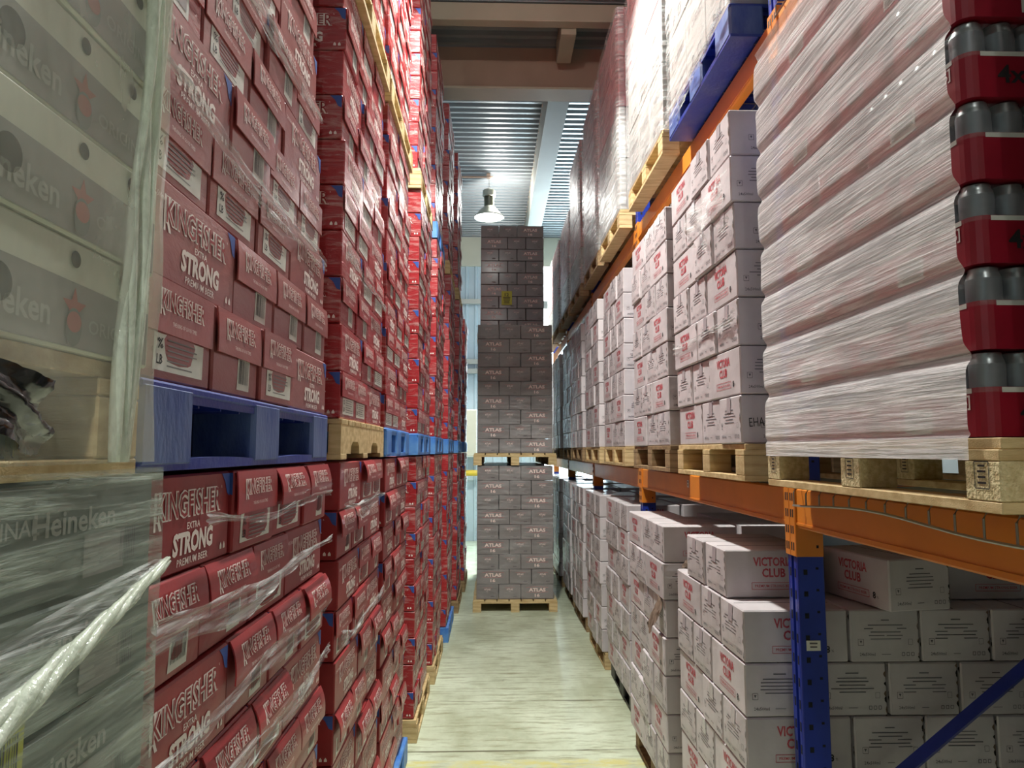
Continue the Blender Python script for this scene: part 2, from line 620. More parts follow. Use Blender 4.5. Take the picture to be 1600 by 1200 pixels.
# ------------------------------------------------------------------ red carton
KL, KW, KH = 0.392, 0.261, 0.168
KPL, KPW, KPH = 0.40, 0.27, 0.171


def k_lettering(f, mb, s, t, w, h, res=2, fine=True, off=0.0012):
    f.text(mb, 'KINGFISHER', s, t, w, h * 0.80, M['kwhite'], 0.06 if fine else 0.02, res, off)
    f.text(mb, 'K', s - w * 0.47, t - h * 0.10, w * 0.10, h, M['kwhite'], 0.03, res, off)
    if fine:
        f.text(mb, 'KINGFISHER', s, t, w * 0.985, h * 0.72, M['redink'], 0.0, res, off + 0.0008)


def k_long(f, mb, fine):
    res = 2 if fine else 1
    k_lettering(f, mb, 0.01, 0.033, 0.27, 0.062, res, fine)
    f.text(mb, 'STRONG', 0.025, -0.035, 0.17, 0.040, M['kwhite'], 0.045 if fine else 0.03, res)
    if fine:
        f.text(mb, 'EXTRA', 0.02, -0.006, 0.055, 0.012, M['kwhite'], 0.01, 1)
        f.text(mb, 'PREMIUM BEER', 0.025, -0.067, 0.13, 0.013, M['kwhite'], 0.01, 1)
        f.text(mb, '24 X 500ml', -0.155, 0.05, 0.05, 0.010, M['kwhite'], 0.0, 1)
        f.text(mb, 'R', 0.150, 0.055, 0.004, 0.005, M['kwhite'], 0.0, 1)
        for x in (0.155, 0.172):
            f.poly(mb, [(x - .005, -.068), (x + .005, -.068), (x + .005, -.061), (x, -.054), (x - .005, -.061)], M['kwhite'])
    f.poly(mb, [(0.1935, 0.080), (0.150, 0.080), (0.168, 0.064), (0.180, 0.040), (0.1935, 0.034)], M['kblue'])


def k_end(f, mb, fine, kind, r):
    """lower half of a carton end: paper sticker or bar code"""
    if kind == 'info':
        f.rect(mb, 0.0, -0.038, 0.19, 0.060, M['klabel'], 0.0010)
        if fine:
            f.lines(mb, 0.018, -0.016, 0.135, 6, 0.0085, 0.0024, M['textink'], r, 0.0016, False)
            f.text(mb, '%', -0.075, -0.024, 0.020, 0.018, M['black'], 0.01, 1, 0.0016)
            f.text(mb, 'LB', -0.075, -0.050, 0.020, 0.016, M['black'], 0.02, 1, 0.0016)
        else:
            f.rect(mb, 0.015, -0.038, 0.13, 0.034, M['aedge'], 0.0016)
    elif kind == 'bar':
        f.rect(mb, 0.035, -0.036, 0.075, 0.068, M['klabel'], 0.0010)
        if fine:
            f.barcode(mb, 0.035, -0.032, 0.062, 0.050, M['black'], r)
        else:
            f.rect(mb, 0.035, -0.034, 0.055, 0.048, M['aedge'], 0.0016)


def k_flap(mb, fine, bend, r, m_flap=None):
    """overlapping end flap: a curved skirt hung from the top edge, with its lettering"""
    w, h, th = KW - 0.004, 0.088, 0.003
    n = 6
    rows = []
    for j in range(n + 1):
        a = j / n
        z = KH - 0.002 - h * a
        x = KL / 2 + 0.002 + 0.004 + bend * (a ** 0.7) + (bend * 0.35) * math.sin(a * PI)
        rows.append((x, z))

    def pos(s, a, off):
        a = min(max(a, 0), 1)
        i = min(int(a * n), n - 1)
        q = a * n - i
        x = rows[i][0] * (1 - q) + rows[i + 1][0] * q
        z = rows[i][1] * (1 - q) + rows[i + 1][1] * q
        return (x + off, s, z)
    V, F = [], []
    for off in (0, -th):
        for j in range(n + 1):
            V += [pos(-w / 2, j / n, off), pos(w / 2, j / n, off)]
    m = 2 * (n + 1)
    for j in range(n):
        a = 2 * j
        F += [(a, a + 2, a + 3, a + 1), (m + a, m + a + 1, m + a + 3, m + a + 2),
              (a, m + a, m + a + 2, a + 2), (a + 1, a + 3, m + a + 3, m + a + 1)]
    F += [(0, 1, m + 1, m), (m - 2, 2 * m - 2, 2 * m - 1, m - 1)]
    mb.add(V, F, m_flap or M['redflap'])

    class FF(Face):
        def p(self, s, t, off=0.0):
            return np.array(pos(s, 0.5 - t / h, off))
    f = FF((0, 0, 0), (1, 0, 0), w / 2, h / 2)
    k_lettering(f, mb, 0, 0.010, 0.17, 0.044, 2 if fine else 1, fine)
    if fine:
        f.text(mb, 'THE KING OF GOOD TIMES', 0.005, -0.026, 0.095, 0.007, M['kwhite'], 0.0, 1)


def make_k(fine, seed, kind, bulge, wrap=False):
    """returns body, flap and sticker builders for a red carton whose +x end meets the aisle"""
    r = random.Random(seed)
    body, flap, lab = MB(), MB(), MB()
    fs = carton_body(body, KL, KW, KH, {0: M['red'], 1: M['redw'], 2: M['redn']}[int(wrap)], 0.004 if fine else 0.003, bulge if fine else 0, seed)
    k_long(fs['+y'], body, fine)
    k_long(fs['-y'], body, fine)
    k_lettering(fs['-x'], body, 0, 0.045, 0.17, 0.040, 1, False)
    fs['-x'].rect(body, 0.03, -0.040, 0.13, 0.045, M['klabel'])
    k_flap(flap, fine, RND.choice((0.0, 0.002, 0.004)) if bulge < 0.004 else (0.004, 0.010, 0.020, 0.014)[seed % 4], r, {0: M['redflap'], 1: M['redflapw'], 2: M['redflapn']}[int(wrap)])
    k_end(fs['+x'], lab, fine, kind, r)
    return body, flap, lab


# ------------------------------------------------------------------ white carton
VL, VW, VH = 0.392, 0.261, 0.189
VPL, VPW, VPH = 0.40, 0.27, 0.193


def v_logo(f, mb, fine, s=0.0):
    res = 2 if fine else 1
    f.text(mb, 'VICTORIA', s, 0.048, 0.165, 0.036, M['vred'], 0.03, res)
    f.text(mb, 'CLUB', s, 0.004, 0.095, 0.036, M['vred'], 0.03, res)
    f.outline(mb, s, -0.048, 0.18, 0.026, 0.002, M['vred'])
    if fine:
        f.text(mb, 'PREMIUM STRONG BEER', s, -0.048, 0.155, 0.011, M['vred'], 0.01, 1)
        f.text(mb, '8', s + 0.118, -0.048, 0.016, 0.026, M['black'], 0.03, 2)
        f.text(mb, '%', s + 0.136, -0.053, 0.010, 0.009, M['black'], 0.0, 1)


def v_info(f, mb, fine, w, r):
    if fine:
        f.lines(mb, 0.0, 0.058, w * 0.2, 1, 0.01, 0.004, M['greyink'], r)
        f.lines(mb, 0.0, 0.040, w * 0.62, 5, 0.0125, 0.0034, M['greyink'], r)
        f.outline(mb, -w * 0.36, -0.022, 0.020, 0.022, 0.0015, M['greyink'])
        f.poly(mb, [(-w * .36 - .005, -.016), (-w * .36 + .005, -.016), (-w * .36, -.027)], M['greyink'])
        f.outline(mb, w * 0.36, -0.022, 0.016, 0.020, 0.0012, M['greyink'])
        f.text(mb, '24x500ml', -w * 0.27, -0.066, 0.058, 0.012, M['greyink'], 0.01, 1)
        f.lines(mb, 0.0, -0.066, 0.04, 1, 0.01, 0.002, M['greyink'], r)
        for i in range(3):
            f.outline(mb, w * 0.25 + i * 0.018, -0.066, 0.010, 0.012, 0.002, M['greyink'])
    else:
        f.lines(mb, 0.0, 0.045, w * 0.62, 4, 0.016, 0.004, M['greyink'], r)
        f.rect(mb, -w * 0.25, -0.066, 0.06, 0.010, M['greyink'])
        f.rect(mb, w * 0.27, -0.066, 0.05, 0.010, M['greyink'])


def v_wear(f, mb, r, n=7):
    """frayed cardboard along the carton's upright edge"""
    for i in range(n):
        t = r.uniform(-0.08, 0.085)
        w = r.uniform(0.003, 0.010)
        h = r.uniform(0.008, 0.028)
        x = f.hu - 0.004
        f.poly(mb, [(x, t - h / 2), (x, t + h / 2), (x - w * .6, t + h * .35), (x - w, t + h * .05), (x - w * .5, t - h * .3)],
               r.choice((M['brown'], M['gap'], M['aedge'])), 0.0016)


def make_v(fine, seed, bulge, plain=False):
    r = random.Random(seed)
    body, tape = MB(), MB()
    fs = carton_body(body, VL, VW, VH, M['white'], 0.005 if fine else 0.003, bulge if fine else 0, seed)
    if plain:
        v_info(fs['+y'], body, fine, 0.30, r)
    else:
        v_logo(fs['+y'], body, fine)
    v_logo(fs['-y'], body, fine)
    for k in ('+x', '-x'):
        v_info(fs[k], body, fine, VW, r)
        if fine:
            v_wear(fs[k], body, r)
    if fine:
        v_wear(fs['-y'], body, r, 4)
        f = fs['+x']
        f.rect(tape, 0.0, 0.060, 0.046, 0.062, M['tape'], 0.0024)
        # slit between the top flaps
        body.box(-VL / 2 + .01, VL / 2 - .01, -0.0015, 0.0015, VH, VH + 0.0006, M['gap'])
    return body, tape


# ------------------------------------------------------------------ charcoal carton
AL, AW, AH = 0.382, 0.256, 0.170
APL, APW, APH = 0.389, 0.263, 0.174


def arc(f, mb, s, t, w, h, th, m):
    n = 10
    pts = []
    for i in range(n + 1):
        a = i / n * 2 - 1
        pts.append((s + a * w / 2, t + h * (1 - a * a)))
    V, F = [], []
    for a, b in pts:
        V += [f.p(a, b, 0.0012), f.p(a, b + th, 0.0012)]
    for i in range(n):
        F.append((2 * i, 2 * i + 2, 2 * i + 3, 2 * i + 1))
    mb.add(V, F, m)


def make_a(seed):
    r = random.Random(seed)
    mb = MB()
    fs = carton_body(mb, AL, AW, AH, M['atlas'], 0.004, 0, seed)
    for k in ('+y', '-y'):
        f = fs[k]
        f.outline(mb, 0, 0, AL - 0.016, AH - 0.014, 0.003, M['aedge'])
        f.text(mb, 'ATLAS', 0, 0.022, 0.20, 0.042, M['apink'], 0.045, 2, 0.0018)
        arc(f, mb, 0, 0.046, 0.26, 0.010, 0.004, M['ared'])
        arc(f, mb, 0, -0.004, 0.26, -0.006, 0.004, M['ared'])
        f.text(mb, '16', 0, -0.042, 0.058, 0.036, M['apink'], 0.03, 2)
    for k in ('+x', '-x'):
        f = fs[k]
        f.outline(mb, 0, 0, AW - 0.014, AH - 0.014, 0.0025, M['aedge'])
        f.text(mb, 'ATLAS', 0, 0.030, 0.075, 0.022, M['apink'], 0.02, 1)
        arc(f, mb, 0, 0.045, 0.12, 0.005, 0.003, M['ared'])
        f.text(mb, '16', 0, 0.004, 0.020, 0.014, M['apink'], 0.0, 1)
        f.rect(mb, 0.060, -0.052, 0.060, 0.022, M['aedge'])
        f.lines(mb, 0.060, -0.047, 0.05, 2, 0.009, 0.004, M['black'], r, 0.0018)
    return mb


# ------------------------------------------------------------------ pile bookkeeping
ORD = ['first', 'second', 'third', 'fourth', 'fifth', 'sixth', 'seventh', 'eighth', 'ninth', 'tenth', 'eleventh', 'twelfth',
       'thirteenth', 'fourteenth']
_cm = cam.rotation_euler.to_matrix().transposed()


def project(p):
    q = _cm @ (Vector(p) - cam.location)
    if q.z > -0.05:
        return None
    return 800 + 1100 * q.x / -q.z, 600 - 1100 * q.y / -q.z, -q.z


def in_view(p, pad=40):
    q = project(p)
    return q is not None and -pad < q[0] < 1600 + pad and -pad < q[1] < 1200 + pad


ITEMS = {'k': [], 'v': []}
FILL = {'k': [], 'v': [], 'a': []}
BLOCK = []


def pile(kind, side, xa, y0, ylen, z0, layers, name, lean=0.0, width=1.0, jit=0.004, rot=0.5, front=0, start=0, shell=True,
         topskip=None, count='up'):
    """layers of cartons on one pallet. side -1: stack left of the aisle (its face looks to +X); +1: right."""
    PL, PW, PH = (KPL, KPW, KPH) if kind == 'k' else (VPL, VPW, VPH)
    s = -side                                  # direction from the stack's face towards the aisle
    nS = 3 if ylen > 1.1 else 2
    for L in range(start, layers):
        z = z0 + L * PH
        t = (L + (1 if front else 0)) % 2
        seq = ['L'] + ['S'] * nS if t else ['S'] * nS + ['L']
        off = lean * (L / max(1, layers - 1))
        y = y0
        rest = []
        for i, o in enumerate(seq):
            w = PL if o == 'L' else PW
            dep = PW if o == 'L' else PL
            if topskip and L == layers - 1 and i in topskip:
                y += w
                continue
            cx = xa - s * dep / 2 + off + RND.uniform(-jit, jit)
            cy = y + w / 2
            rz = (0 if s > 0 else PI) if o == 'S' else (-PI / 2 * s)
            rz += math.radians(RND.uniform(-rot, rot))
            ITEMS[kind].append(dict(o=o, x=cx, y=cy, z=z, rz=rz, row=L, n=layers, i=i, name=name, count=count,
                                    px=xa - s * 0.0, where='aisle'))
            y += w
            rest.append((dep, w))
        # the rest of the layer behind the aisle face
        d0 = rest[0][0] if rest else PL
        x = xa - s * d0
        j = 0
        while abs(x - xa) + PW <= width + 0.02 and (front or j == 0):
            vis = j < front
            cx = x - s * PW / 2 + off
            cy = y0 + PL / 2 + RND.uniform(-jit, jit)
            # the front row looks at the camera: long side for t = 1's first, ends for the others
            if front:
                d = dict(o='F', x=cx, y=cy, z=z, rz=-PI / 2 + math.radians(RND.uniform(-rot, rot)), row=L, n=layers, i=j, name=name,
                         count=count, where='front')
                if vis:
                    ITEMS[kind].append(d)
                else:
                    FILL[kind].append(d)
            x -= s * PW
            j += 1
            if not front:
                break
        # inner fill
        ys = y0 + (PL if front else 0.0)
        xx = xa - s * (PL + 0.022)
        while abs(xx - xa) + PL <= width + 0.05:
            yy = ys
            while yy + PW <= y0 + ylen + 0.03:
                FILL[kind].append(dict(o='S', x=xx - s * PL / 2 + off, y=yy + PW / 2, z=z, rz=0 if s > 0 else PI, plain=True))
                yy += PW
            xx -= s * PL


# ------------------------------------------------------------------ pallets
_PM = {}


def pallet_meshes(style, lx, ly):
    """lx across the aisle (X), ly along it (Y)"""
    key = (style, round(lx, 2), round(ly, 2))
    if key in _PM:
        return _PM[key]
    H = 0.144
    parts = []
    r = random.Random(3)
    if style in ('wood', 'dark', 'chip'):
        wm = M['wood'] if style != 'dark' else M['woodd']
        bm = M['chip'] if style == 'chip' else wm
        mb = MB()
        n = 7
        bw = lx / n
        for i in range(n):
            x = -lx / 2 + i * bw
            mb.box(x + .006, x + bw - .006, -ly / 2, ly / 2, H - 0.022, H, wm, 0.002)
        for y in (-ly / 2, -0.05, ly / 2 - 0.1):
            mb.box(-lx / 2, lx / 2, y, y + 0.1, H - 0.044, H - 0.0222, wm, 0.002)
        parts.append(('top_deck', [mb.mesh('top_deck')], [(0, 0, 0)]))
        mb = MB()
        mb.box(-0.05, 0.05, -0.05, 0.05, 0.0222, H - 0.0442, bm, 0.003)
        if style == 'chip':
            f = Face((-0.05, 0, H / 2), (-1, 0, 0), 0.05, 0.04)
            f.outline(mb, 0, 0, 0.040, 0.052, 0.002, M['black'])
            f.lines(mb, 0, 0.018, 0.03, 4, 0.011, 0.004, M['black'], r)
        me = mb.mesh('block')
        parts.append(('block', [me], [(sx * (lx / 2 - 0.05), sy * (ly / 2 - 0.05), 0) for sx in (-1, 0, 1) for sy in (-1, 0, 1)]))
        mb = MB()
        mb.box(-0.05, 0.05, -ly / 2, ly / 2, 0, 0.022, wm, 0.002)
        parts.append(('bottom_board', [mb.mesh('bottom_board')], [(sx * (lx / 2 - 0.05), 0, 0) for sx in (-1, 0, 1)]))
    elif style == 'stringer':
        wm = M['wood']
        mb = MB()
        n = 8
        bw = ly / n
        for i in range(n):
            y = -ly / 2 + i * bw
            mb.box(-lx / 2, lx / 2, y + .008, y + bw - .008, H - 0.02, H, wm, 0.002)
        parts.append(('top_deck', [mb.mesh('top_deck')], [(0, 0, 0)]))
        mb = MB()
        # side stringer with two fork notches
        prof = [(-ly / 2, 0.0202), (-ly * .32, 0.0202), (-ly * .31, 0.05), (-ly * .28, 0.065), (-ly * .18, 0.065), (-ly * .15, 0.05), (-ly * .14, 0.0202),
                (ly * .14, 0.0202), (ly * .15, 0.05), (ly * .18, 0.065), (ly * .28, 0.065), (ly * .31, 0.05), (ly * .32, 0.0202), (ly / 2, 0.0202)]
        V = []
        for x in (-0.022, 0.022):
            for y, z in prof:
                V += [(x, y, z), (x, y, H - 0.0202)]
        k = 2 * len(prof)
        F = []
        for i in range(len(prof) - 1):
            a = 2 * i
            F += [(a, a + 1, a + 3, a + 2), (k + a, k + a + 2, k + a + 3, k + a + 1), (a, a + 2, k + a + 2, k + a), (a + 1, k + a + 1, k + a + 3, a + 3)]
        F += [(0, k, k + 1, 1), (k - 2, k - 1, 2 * k - 1, 2 * k - 2)]
        mb.add(V, F, wm)
        parts.append(('stringer', [mb.mesh('stringer')], [(sx * (lx / 2 - 0.023), 0, 0) for sx in (-1, 0, 1)]))
        mb = MB()
        mb.box(-lx / 2, lx / 2, -0.05, 0.05, 0, 0.02, wm, 0.002)
        parts.append(('bottom_board', [mb.mesh('bottom_board')], [(0, y, 0) for y in (-ly / 2 + .05, 0, ly / 2 - .05)]))
    else:
        bm = {'blue': M['bluepl'], 'sky': M['sky'], 'black': M['blackpl']}[style]
        fm = {'blue': M['blueface'], 'sky': M['sky'], 'black': M['blackpl']}[style]
        mb = MB()
        mb.box(-lx / 2, lx / 2, -ly / 2, ly / 2, H - 0.016, H, bm, 0.004)
        for i in range(12):                     # ribs below the deck
            y = -ly / 2 + 0.03 + i * (ly - 0.06) / 11
            mb.box(-lx / 2 + .012, lx / 2 - .012, y - .003, y + .003, H - 0.034, H - 0.016, bm)
        for i in range(7):
            x = -lx / 2 + 0.006 + i * (lx - 0.012) / 6
            mb.box(x - .003, x + .003, -ly / 2 + .01, ly / 2 - .01, H - 0.030, H - 0.016, bm)
        parts.append(('deck', [mb.mesh('deck')], [(0, 0, 0)]))
        wb = 0.19
        mb = MB()
        mb.box(-0.0725, 0.0725, -wb / 2, wb / 2, 0.003, H - 0.001, fm, 0.010)
        me = mb.mesh('foot')
        parts.append(('foot', [me], [(sx * (lx / 2 - 0.071), sy * (ly / 2 - wb / 2), 0) for sx in (-1, 0, 1) for sy in (-1, 0, 1)]))
        mb = MB()
        n = 24
        V, F = [], []
        for i in range(n + 1):
            y = -ly / 2 + ly * i / n
            zt = 0.012 + 0.010 * abs(math.sin(2 * PI * i / n)) * 0.9
            V += [(-.07, y, 0), (.07, y, 0), (.07, y, zt), (-.07, y, zt)]
        for i in range(n):
            a = 4 * i
            for q in range(4):
                q2 = (q + 1) % 4
                F.append((a + q, a + q2, a + 4 + q2, a + 4 + q))
        F += [(3, 2, 1, 0), (4 * n, 4 * n + 1, 4 * n + 2, 4 * n + 3)]
        mb.add(V, F, bm)
        parts.append(('skid', [mb.mesh('skid')], [(sx * (lx / 2 - 0.071), 0, 0) for sx in (-1, 0, 1)]))
    _PM[key] = parts
    return parts


STYLE_NAME = {'wood': 'wooden_pallet', 'dark': 'wooden_pallet', 'chip': 'wooden_pallet', 'stringer': 'wooden_pallet',
              'blue': 'plastic_pallet', 'sky': 'plastic_pallet', 'black': 'plastic_pallet'}


def pallet(style, xa, side, y0, ylen, z, label, width=1.0, parts=True):
    cx = xa + side * width / 2
    root = link(STYLE_NAME[style], None, None, (cx, y0 + ylen / 2, z))
    tag(root, label, 'pallet', 'pallets under the carton stacks')
    for nm, mes, locs in pallet_meshes(style, width, ylen):
        for l in locs:
            link(nm, mes[0], root, l)
    return root


# ------------------------------------------------------------------ setting
def build_setting():
    mb = MB()
    mb.add([(-1.9, -5.0, 0), (2.45, -5.0, 0), (2.45, 15, 0), (-1.9, 15, 0)], [(0, 1, 2, 3)], M['floor'])
    struct('floor', mb.mesh('floor'))
    # corrugated roof, ribs across the aisle
    mb = MB()
    V, F = [], []
    y, k = -5.0, 0
    prof = [(0.0, 0.0), (0.045, 0.0), (0.055, 0.05), (0.14, 0.05), (0.15, 0.0)]
    pts = []
    while y < 15:
        for a, b in prof[:-1]:
            pts.append((y + a, 6.5 + b))
        y += 0.15
    for a, b in pts:
        V += [(-1.9, a, b), (2.45, a, b)]
    for i in range(len(pts) - 1):
        F.append((2 * i, 2 * i + 2, 2 * i + 3, 2 * i + 1))
    mb.add(V, F, M['roof'])
    struct('ceiling', mb.mesh('ceiling'))
    # deep girder across, purlin, rafter along
    mb = MB()
    mb.box(-1.88, 2.43, 7.69, 7.71, 5.965, 6.5, M['girder'])
    mb.box(-1.88, 2.43, 7.56, 7.84, 5.94, 5.965, M['girderl'])
    struct('trim_1', mb.mesh('girder'))
    mb = MB()
    mb.box(-1.88, 2.43, 6.86, 6.98, 6.30, 6.49, M['girderl'], 0.004)
    struct('trim_2', mb.mesh('purlin'))
    mb = MB()
    mb.box(0.66, 0.92, 7.85, 14.85, 6.03, 6.49, M['rafter'], 0.004)
    for i in range(26):
        y = 8.05 + i * 0.26
        mb.box(0.652, 0.66, y, y + 0.05, 6.40, 6.42, M['girder'])
    struct('trim_3', mb.mesh('rafter'))
    mb = MB()
    mb.box(0.72, 0.88, 6.99, 7.55, 6.24, 6.49, M['girderl'], 0.004)
    struct('trim_4', mb.mesh('rafter_end'))
    # back wall of ribbed sheet with lintel and girts, opening at the right
    def ribbed(name, x0, x1, z0, z1, y, m):
        mb = MB()
        V, F = [], []
        x = x0
        pts = []
        while x < x1 - 0.01:
            for a, b in ((0, 0), (0.12, 0), (0.14, -0.03), (0.18, -0.03)):
                pts.append((min(x + a, x1), y + b))
            x += 0.20
        for a, b in pts:
            V += [(a, b, z0), (a, b, z1)]
        for i in range(len(pts) - 1):
            F.append((2 * i, 2 * i + 2, 2 * i + 3, 2 * i + 1))
        mb.add(V, F, m)
        return struct(name, mb.mesh(name))
    ribbed('wall_back', -1.9, 1.02, 0, 5.86, 15.0, M['panel'])
    mb = MB()
    mb.box(-1.88, 2.43, 14.94, 15.1, 5.86, 6.5, M['cream'])
    struct('trim_5', mb.mesh('lintel'))
    for k, z in enumerate((5.02, 3.72, 3.52)):
        mb = MB()
        mb.box(-1.88, 1.0, 14.86, 14.96, z, z + 0.10, M['steel'], 0.004)
        struct('trim_%d' % (6 + k), mb.mesh('girt'))
    mb = MB()
    mb.box(1.02, 2.43, 14.9, 15.05, 0, 0.7, M['cream'])
    struct('wall_back_low', mb.mesh('wall_back_low'))
    mb = MB()
    mb.add([(1.02, 15.02, 0.7), (2.43, 15.02, 0.7), (2.43, 15.02, 5.86), (1.02, 15.02, 5.86)], [(0, 1, 2, 3)], M['window'])
    w = struct('window_1', mb.mesh('window_1'))
    mb = MB()
    mb.box(1.02, 2.43, 14.90, 15.0, 4.92, 5.10, M['steel'])
    mb.box(1.02, 2.43, 14.90, 15.0, 2.9, 3.02, M['steel'])
    mb.box(1.00, 1.06, 14.90, 15.0, 0.7, 5.86, M['steel'])
    mb.box(1.75, 1.81, 14.90, 15.0, 0.7, 5.86, M['steel'])
    link('window_frame', mb.mesh('window_frame'), w)
    for nm, x in (('wall_left', -1.9), ('wall_right', 2.45)):
        mb = MB()
        V = [(x, -5.0, 0), (x, 15, 0), (x, 15, 6.5), (x, -5.0, 6.5)]
        mb.add(V, [(0, 1, 2, 3)], M['panel'])
        struct(nm, mb.mesh(nm))
    # yellow guard pipe and electrics box on the back wall
    mb = MB()
    mb.tube([(-1.6, 14.8, 1.42), (1.0, 14.8, 1.42)], 0.06, M['yellowpipe'], 12)
    for x in (-1.4, 0.9):
        mb.tube([(x, 14.8, 0), (x, 14.8, 1.42)], 0.05, M['yellowpipe'], 12)
    tag(link('guard_rail', mb.mesh('guard_rail', True)), 'yellow pipe guard rail along the ribbed back wall', 'rail')
    mb = MB()
    mb.box(-0.62, -0.30, 14.72, 14.94, 1.75, 2.75, M['klabel'], 0.01)
    mb.box(-0.60, -0.32, 14.705, 14.72, 1.78, 2.72, M['cream'], 0.004)
    tag(link('electric_box_mount', mb.mesh('electric_box')), 'white metal cabinet fixed on the back wall left of the aisle end', 'cabinet')


def build_lamps():
    root0 = None
    for k, (x, y, z, w) in enumerate(LAMPS):
        root = link('pendant_lamp', None, None, (x, y, z))
        root.scale = (0.92, 0.92, 0.86)
        tag(root, ('bell-shaped pendant lamp over the near aisle, above the picture', 'round bell-shaped pendant lamp glowing over the dark stack',
                   'added unseen bell-shaped pendant lamp over the aisle behind the camera')[k], 'lamp', 'pendant lamps over the aisle')
        if root0 is None:
            sh = MB()
            sh.lathe([(0.05, 0.235), (0.10, 0.215), (0.155, 0.16), (0.23, 0.06), (0.268, 0.02), (0.275, 0.0), (0.265, 0.0), (0.225, 0.05), (0.15, 0.15), (0.05, 0.22)], (0, 0, 0), M['lampm'], 40)
            hs = MB()
            hs.lathe([(0, 0.42), (0.11, 0.42), (0.115, 0.43), (0.115, 0.53), (0.10, 0.55), (0, 0.55)], (0, 0, 0), M['lampm'], 32)
            for i in range(20):
                a = 2 * PI * i / 20
                c, s_ = math.cos(a), math.sin(a)
                hs.add([(c * .05, s_ * .05, .235), (c * .09, s_ * .09, .235), (c * .09, s_ * .09, .42), (c * .05, s_ * .05, .42)], [(0, 1, 2, 3)], M['lampm'])
            hs.lathe([(0.055, 0.235), (0.055, 0.42)], (0, 0, 0), M['lampm'], 20)
            ch = MB()
            n = 9
            for i in range(n):
                zc = 0.55 + (0.33) * (i + .5) / n
                ring = []
                for q in range(9):
                    a = 2 * PI * q / 8
                    ring.append((0.010 * math.cos(a) if i % 2 else 0, 0 if i % 2 else 0.010 * math.cos(a), zc + 0.022 * math.sin(a)))
                ch.tube(ring, 0.003, M['steel'], 5, False)
            dif = MB()
            dif.lathe([(0.0, -0.004), (0.14, -0.002), (0.262, 0.010)], (0, 0, 0), M['bulb'], 40)
            meshes = [('shade', sh.mesh('shade', True)), ('heat_sink', hs.mesh('heat_sink')), ('chain', ch.mesh('chain', True)), ('diffuser', dif.mesh('diffuser'))]
            root0 = root
        for nm, me in meshes:
            link(nm, me, root)
        ld = bpy.data.lights.new('lamp_light', 'SPOT')
        ld.energy = w
        ld.color = (0.975, 1.0, 0.93)
        ld.spot_size = math.radians(LAMP_CONE[k])
        ld.spot_blend = 0.25
        ld.shadow_soft_size = 0.10
        lo = bpy.data.objects.new('lamp_light', ld)
        COL.objects.link(lo)
        lo.parent = root
        lo.location = (0, 0, -0.03)
        lu = bpy.data.lights.new('lamp_spill', 'POINT')
        lu.energy = 75 if k else 45
        lu.color = (1.0, 0.985, 0.94)
        lu.shadow_soft_size = 0.03
        uo = bpy.data.objects.new('lamp_spill', lu)
        COL.objects.link(uo)
        uo.parent = root
        uo.location = (0.16, 0, 0.36)
    mb = MB()
    mb.tube([(-1.85, 11.4, 6.44), (0.02, 11.4, 6.44)], 0.018, M['girder'], 8)
    mb.box(-0.09, -0.03, 11.36, 11.44, 6.42, 6.49, M['girder'])
    tag(link('ceiling_conduit', mb.mesh('ceiling_conduit')), 'dark conduit pipe under the roof running to the pendant lamp', 'pipe')


# ------------------------------------------------------------------ racking
RX = 1.08
POSTS = [2.50, 5.05, 7.42, 9.85, 12.2]
RW = ['nearest', 'second', 'third', 'fourth', 'farthest']


